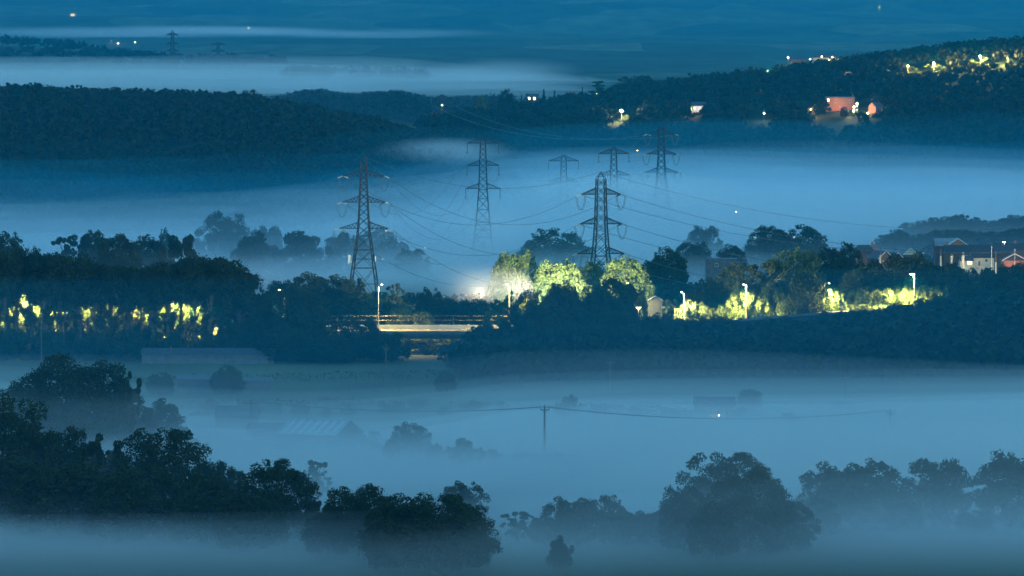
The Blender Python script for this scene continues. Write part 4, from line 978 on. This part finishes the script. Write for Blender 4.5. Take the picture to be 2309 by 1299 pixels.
tree(1690, 246, clear_D(1690), 26, 'farpale', 'pale hillside tree faintly lit'); tree(1948, 240, clear_D(1905), 36, 'farpale', 'pale tree by the three yellow lamps')
for px, row_, D, lab, g, c, sz in [
    (1852, 128, 3700, 'brightest lamp of the far hamlet behind the hill', 'lamp', WARM, 2.2), (1776, 130, 3700, 'white lamp at the edge of the far hamlet', 'lamp_w', WH, 1.2),
    (1876, 129, 3700, 'amber lamp of the far hamlet', 'lamp_o', AMB, 1.2), (1826, 134, 3690, 'small lamp in front of the far hamlet', 'lamp', WARM, 1),
    (168, 38, 10200, 'pale lamp in the far amber cluster', 'lamp', WARM, 3), (163, 41, 10100, 'amber lamp in the far amber cluster', 'lamp_o', AMB, 3),
    (252, 92, 7600, 'white far lamp, higher of a pair', 'lamp_w', WH, 2), (268, 98, 7500, 'white far lamp, lower of a pair', 'lamp_w', WH, 2),
    (306, 96, 7500, 'amber far lamp beside the white pair', 'lamp_o', AMB, 3.4), (561, 64, 8700, 'single white far lamp over the fog wisp', 'lamp_w', WH, 2.4),
    (455, 55, 9300, 'dim amber far lamp', 'lamp_o', AMB, 1.6), (397, 18, 11200, 'dim pair light high on the far slope', 'lamp_o', AMB, 1.8), (1981, 17, 11200, 'dim far light high above the hill', 'lamp', WARM, 2)]:
    far_lamp(px, row_, D, lab, 1500, g, c, sz * .45)
far_lamp(1660, 478, 2050, 'tiny white lamp alone in the thick fog', 0, 'lamp_w', WH, .5)
far_lamp(1437, 340, 2500, 'tiny amber lamp in fog between two pylons', 0, 'lamp_o', AMB, .6)

# ------------------------------------------------------------------ buildings
print('buildings')
def house(px, row_, D, wx, dy, eave, ridge, label, wall='render', roof='slate', rz=0.0, along='x', wins=(), chim=(), gable=None, cat='house', name='house', hip=0.0, base=None):
    """wx, dy, eave, ridge in metres; row_ = row of the ridge line"""
    x = xat(px, D); z0 = gz(x, D) if base is None else base
    zr = zrow(row_, D); lift = max(0, zr - ridge - z0) if base is None else 0; z0 += lift
    r = empty(name, (x, D, z0), rz); tag(r, label, cat)
    X, Y = wx / 2, dy / 2; wm = M[wall]; rm = M[roof]; o = .35
    m = MB(); m.box(-X, X, -Y, Y, -1.5 - lift, eave); g = MB()
    if not hip:
        if along == 'x':
            for s in (-1, 1): MB().face([(s*X, -Y, eave + .002), (s*X, Y, eave + .002), (s*X, 0, ridge - .12)]).build('gable', M[gable] if gable else wm, r)
        else:
            for s in (-1, 1): MB().face([(-X, s*Y, eave + .002), (X, s*Y, eave + .002), (0, s*Y, ridge - .12)]).build('gable', M[gable] if gable else wm, r)
    m.build('wall', wm, r)
    th = .16
    for s in (-1, 1):
        m = MB()
        if along == 'x':
            a = [(-X-o, s*(Y+o), eave-.12), (X+o, s*(Y+o), eave-.12), (X+o-hip, 0, ridge), (-X-o+hip, 0, ridge)]
        else:
            a = [(s*(X+o), -Y-o, eave-.12), (s*(X+o), Y+o, eave-.12), (0, Y+o-hip, ridge), (0, -Y-o+hip, ridge)]
        b = [(p[0], p[1], p[2] + th) for p in a]
        m.face(a); m.face(b[::-1])
        for i in range(4): m.face([a[i], a[(i+1)%4], b[(i+1)%4], b[i]])
        m.build('roof', rm, r)
        if hip:
            m = MB()
            if along == 'x': m.face([(s*(X+o), -Y-o, eave), (s*(X+o), Y+o, eave), (s*(X+o-hip), 0, ridge + th)])
            else: m.face([(-X-o, s*(Y+o), eave), (X+o, s*(Y+o), eave), (0, s*(Y+o-hip), ridge + th)])
            m.build('roof', rm, r)
    if along == 'y' and gable:
        for s in (-1, 1): MB().bar((s*(X+o), -Y-o-.06, eave-.05), (0, -Y-o-.06, ridge+.12), .14).build('bargeboard', M['white'], r)
    for wxp, wz, ww, wh, lit in wins:
        f = MB().box(wxp - ww/2 - .1, wxp + ww/2 + .1, -Y - .06, -Y - .004, wz - .1, wz + wh + .1).build('window', M['white'], r)
        MB().box(wxp - ww/2, wxp - .03, -Y - .075, -Y - .062, wz, wz + wh).build('pane', M['litwin' if lit else 'glass'], f)
        MB().box(wxp + .03, wxp + ww/2, -Y - .075, -Y - .062, wz, wz + wh).build('pane', M['litwin' if lit else 'glass'], f)
    for cx, cyy in chim:
        c = MB().box(cx - .45, cx + .45, cyy - .35, cyy + .35, ridge - 1.2, ridge + 1.2).build('chimney', M['brick'], r)
        for q in (-.2, .2): MB().tube([(cx + q, cyy, ridge + 1.2), (cx + q, cyy, ridge + 1.6)], .12, 6).build('chimney_pot', M['brick'], c)
    return r
H = house
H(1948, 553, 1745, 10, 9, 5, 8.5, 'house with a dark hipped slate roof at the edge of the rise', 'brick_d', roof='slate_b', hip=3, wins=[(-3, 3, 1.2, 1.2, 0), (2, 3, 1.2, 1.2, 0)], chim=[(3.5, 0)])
H(1985, 566, 1700, 7, 8, 5, 8, 'brick house with pale gable edges facing sideways', 'brick_d', rz=.5, along='y', gable='brick_d', chim=[(0, 3)])
H(2012, 570, 1715, 6, 8, 5, 7.6, 'small house with pale gable lines behind trees', 'brick_d', rz=.5, along='y', gable='brick_d')
H(2052, 560, 1760, 6, 9, 5, 7.5, 'low house with a faint gable among trees', 'brick_d', along='y', gable='render')
H(2132, 538, 1790, 9, 8, 5, 8, 'house whose pale roof catches the sky', 'brick_d', roof='metal', wins=[(0, 3, 1, 1, 0)])
H(2158, 538, 1775, 7.5, 9, 5, 7.6, 'house with a pink lit gable and white bargeboards', 'brick', along='y', gable='brick', roof='metal')
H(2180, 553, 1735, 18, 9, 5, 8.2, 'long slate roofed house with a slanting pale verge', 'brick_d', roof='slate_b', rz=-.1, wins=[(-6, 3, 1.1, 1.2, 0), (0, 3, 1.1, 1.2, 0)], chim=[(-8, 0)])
H(2178, 577, 1700, 5, 7, 3.2, 5.0, 'small cream annexe with a lit upper wall', wins=[(1.2, 1.9, 1.6, .9, 1)], roof='slate')
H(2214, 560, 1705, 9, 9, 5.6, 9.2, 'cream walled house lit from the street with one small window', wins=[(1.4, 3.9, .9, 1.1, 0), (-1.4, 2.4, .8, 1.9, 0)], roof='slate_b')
H(2240, 553, 1770, 14, 9, 5, 8, 'slate roofed house with a tiny white gable', 'brick_d', roof='slate', chim=[(4, 0)])
H(2286, 572, 1690, 9.5, 8, 5, 7.6, 'orange lit brick house with a clipped gable', 'brick', along='y', gable='brick', hip=2.0, roof='slate_b')
H(2300, 549, 1800, 20, 9, 5, 8, 'long dark roof running out of the picture', 'brick_d', roof='slate_b', chim=[(-2, 0)])
H(2400, 556, 1760, 12, 9, 5, 8, 'house beyond the picture edge', 'brick_d', roof='slate')
def gable_point(px, top, D, rad, hh, label):  # added points standing in for partly lit gable ends
    x = xat(px, D); zt = zrow(top, D); z0 = gz(x, D); r = empty('gable_stand_in', (x, D, z0)); h = zt - z0
    MB().bar((0, 0, -1), (0, 0, h - hh), rad * .75, n=8).build('gable_point', M['render'], r); MB().bar((0, 0, h - hh + .01), (0, 0, h), rad, .03, 8).build('gable_tip', M['conc'], r)
    tag(r, label, 'gable_stand_in')
gable_point(1985, 557, 1690, .5, 3.3, 'slim pale point standing in for a lit gable beside the brick gable')
gable_point(2121.5, 559, 1690, .45, 3.2, 'slim point standing in for a lit gable left of the slanting verge')
gable_point(2146, 568, 1690, .7, 1.6, 'short point standing in for a lit gable between two others')
gable_point(2172, 566, 1688, .8, 1.8, 'point standing in for a lit gable over the cream annexe')
gable_point(2246, 563, 1688, .5, 5.0, 'tall white point standing in for a lit gable between cream and orange walls')
for px, tp, lab in [(2236.5, 555, 'thin pale post by the cream wall'), (2289, 561, 'thin pale post over the orange gable')]:
    x = xat(px, 1686); z0 = gz(x, 1686); h = zrow(tp, 1686) - z0; r = empty('mast', (x, 1686, z0)); tag(r, lab, 'mast')
    MB().tube([(0, 0, -1), (0, 0, h)], [.14, .09], 6).build('shaft', M['white'], r); MB().box(-.3, .3, -.05, .05, h - .4, h - .3).build('cross_arm', M['white'], r)
x = xat(2168, 1692); 
street_lamp(2266, 547, 1780, 'small white lamp over the roofs', 1500, WH, 'lamp_w', size=1.4, spot=False, arm=.3)
for px, rw, pw, c, lab in [(2205, 606, 2200, (1, .86, .5), 'cream wall'), (2285, 602, 1500, (1, .55, .3), 'orange gable'), (2160, 598, 1000, (1, .6, .4), 'slanting verge'), (1992, 590, 900, (1, .55, .4), 'brick house')]:
    flood(px, rw, 1678, pw, 'street light standing before the ' + lab, c, h=3)
H(1626, 582, 1700, 12, 10, 5.4, 5.7, 'dark flat roofed block standing in mist', 'metal_d', 'metal_d', name='building', cat='building', wins=[(-2, 2.5, 1.2, 1.2, 0)])
x = xat(1470, 1395)
H(1478, 668, 1400, 4.5, 4, 2.2, 3.6, 'little pale roofed hut beside the lit bush', 'metal_d', 'rooflight', along='y', name='hut', cat='hut')
# hillside buildings
D = clear_D(1905)
H(1893, 221, D + 6, 19, 8, 8.0, 8.3, 'red brick block lit by amber lamps on the dark hill', 'brick', 'slate', name='building', cat='building', wins=[(-8, 5.2, 1.1, 1.6, 1), (-3, 4.5, 1.1, 1.4, 0), (2, 4.5, 1.1, 1.4, 0), (6.5, 4.5, 1.1, 1.4, 0)], chim=[(8.5, 0)])
flood(1893, 241, D - 6, 2400, 'wall light washing the red brick block', (1, .46, .16), h=2)
H(1974, 236, clear_D(1974), 7, 7, 4.5, 7.2, 'pink grey gabled house with a pointed end', 'brick', 'slate', rz=.7, wins=[(-1, 1.8, 1, 1.1, 0)])
flood(1966, 256, clear_D(1974) - 7, 700, 'lamp in front of the pink grey gabled house', (1, .6, .5), h=2)
H(1575, 236, clear_D(1575), 9, 7, 4, 6.5, 'pale house half hidden in hillside trees', 'white', 'slate', wins=[(-3.2, 1.5, 1.0, 1.4, 1), (2.5, 1.8, 1, 1.2, 0)])
flood(1580, 252, clear_D(1575) - 8, 350, 'lamp in front of the pale hillside house', (.9, .85, .8), h=2)
H(1828, 246, clear_D(1828), 4, 5, 3, 5, 'tiny amber lit cottage', 'render', 'slate', along='y', gable='render', wins=[(0, .8, .9, 1.2, 1)])
H(1200, 212, clear_D(1200), 9, 6, 3.6, 5.8, 'gable on the ridge with two bright windows', 'slate', 'slate', wins=[(-2.3, 1.7, 1.5, 1.7, 1), (1.6, 1.7, 1.5, 1.7, 1)])
H(1858, 122, 3720, 20, 9, 4, 7, 'far hamlet house catching the lamplight', 'render', 'slate', wins=[(4, 1.5, 1.5, 1.5, 1)])
H(1800, 128, 3740, 14, 9, 4, 6, 'dark far hamlet house', 'brick', 'slate')
for px, row_, w, lab in [(1872, 236, 26, 'dark tree covering the near corner of the brick block'), (1903, 240, 20, 'small dark tree before the brick block doorway'), (1918, 246, 22, 'dark bush among the three yellow lamps'), (1945, 250, 30, 'dark bush between the lamps and the gabled house'),
    (1890, 256, 40, 'dark shrubs under the brick block'), (1925, 262, 40, 'dark shrubs below the three lamps'), (1584, 244, 18, 'dark tree over the front of the pale hillside house'), (1568, 252, 24, 'dark shrub below the pale hillside house'), (1410, 272, 34, 'dark shrubs below the dazzling lamp'), (1974, 254, 20, 'dark shrub under the gabled house')]:
    tree(px, row_, clear_D(px) - 12 - (px % 7), w, 'farlow' if w > 22 else 'far', lab)
# near barns
def barn(px, row_, D, wx, dy, eave, ridge, label, rz=0.0, along='x', strips=0, **k):
    r = H(px, row_, D, wx, dy, eave, ridge, label, 'metal_d', 'metal' if strips else 'slate', rz, along, name='barn', cat='barn', **k)
    X, Y = wx / 2, dy / 2
    for i in range(strips):
        a = -X + wx * (i + .55) / strips; w = .45; s = -1; n = .175
        dz = (ridge - eave + .12) / (Y + .35)
        m = MB(); p = [(a - w, -Y - .33, eave - .1 + n), (a + w, -Y - .33, eave - .1 + n), (a + w, -.1, ridge - .1 + n), (a - w, -.1, ridge - .1 + n)]
        q = [(c[0], c[1], c[2] + .04) for c in p]; m.face(q)
        for j in range(4): m.face([p[j], p[(j+1)%4], q[(j+1)%4], q[j]])
        m.build('rooflight', M['rooflight'], r)
    return r
barn(722, 979, 905, 13.5, 13, 2.3, 5.0, 'barn with pale rooflight strips across its roof', rz=-.42, strips=7)
barn(534, 958, 940, 9, 8, 3.4, 5.6, 'grey barn behind the faint timber pole')
barn(610, 985, 915, 9, 8, 2.2, 3.6, 'low lean shed beside the striped barn', rz=.2)
barn(455, 846, 1075, 12, 7, 2.4, 3.3, 'low dark shed beside the peaked tree')
barn(560, 852, 1078, 12, 5, 1.8, 2.6, 'row of small low sheds behind the peaked tree')
barn(470, 786, 1200, 37, 9, 2.5, 3.9, 'long low shed with a grey roof under the tall row', strips=0)
barn(1612, 916, 990, 9, 7, 2.4, 4.4, 'small farm building with two white lights on its wall')
for px, lab in ((1610, 'white wall light on the farm building, one of two side by side'), (1622, 'white wall light on the farm building, nearer its corner')):
    x = xat(px, 986); z = zrow(936, 986); r = empty('wall_lamp', (x, 985.9, z)); tag(r, lab, 'wall lamp')
    MB().box(-.16, .16, -.2, 0, .12, .2).build('bracket', M['steel'], r); MB().box(-.10, .10, -.18, -.02, -.18, .115).build('lens', M['lamp_w'], r)
    light(r, (0, -.4, -.05), 3, WH, rad=.05)
# hedges and fences round the fields
def hedge(pts, label, h=1.6, w=1.2):
    rng = np.random.default_rng(len(label)); P = []
    for (p0, D0), (p1, D1) in zip(pts[:-1], pts[1:]):
        a = np.array([xat(p0, D0), D0]); b = np.array([xat(p1, D1), D1]); L = np.linalg.norm(b - a); n = int(L * 16)
        t = rng.random(n); q = a + (b - a) * t[:, None] + rng.normal(size=(n, 2)) * w * .4
        hh = h * (1 + .5 * vnoise(q[:, 0], q[:, 1], 6, 2)); P.append(np.stack([q[:, 0], q[:, 1], ground(q[:, 0], q[:, 1]) + rng.random(n) ** .7 * hh], -1))
    P = np.concatenate(P); V, Fq = leaf_quads(P, rng.normal(size=P.shape), .3, rng)
    return tag(link('hedge', np_mesh('hedge', V, Fq, M['leaf'])), label, 'hedge')
hedge([(300, 1110), (700, 1118), (1000, 1128), (1250, 1135)], 'dark hedge along the top of the field under the viaduct', 2.2)
hedge([(330, 1010), (700, 1020), (1200, 1005), (1500, 985), (1720, 975)], 'misty hedge crossing the fog past the farm building', 2.0)
hedge([(960, 865), (1150, 860), (1300, 858)], 'short misty hedge under the near timber pole', 1.4)
hedge([(720, 930), (860, 880), (960, 866)], 'misty hedge by the striped barn', 1.5)
hedge([(1250, 992), (1450, 985), (1560, 983)], 'hedge with tall saplings beside the dark thicket', 2.6, .8)
def fence(pts, label):
    r = empty('fence', (xat(*pts[0]), pts[0][1], 0)); tag(r, label, 'fence'); o = r.location
    for (p0, D0), (p1, D1) in zip(pts[:-1], pts[1:]):
        a = Vector((xat(p0, D0), D0, 0)); b = Vector((xat(p1, D1), D1, 0)); n = int((b - a).length / 6)
        pv = None
        for k in range(n + 1):
            q = a.lerp(b, k / n); q.z = gz(q.x, q.y); q -= Vector((o.x, o.y, 0))
            MB().box(q.x - .07, q.x + .07, q.y - .07, q.y + .07, q.z - .3, q.z + 1.25).build('post', M['wood'], r)
            if pv is not None:
                for zz in (.5, 1.0): MB().bar(pv + Vector((0, 0, zz)), q + Vector((0, 0, zz)), .035).build('rail', M['wood'], r)
            pv = q
fence([(560, 1060), (900, 1072)], 'timber field fence crossing the dark meadow')
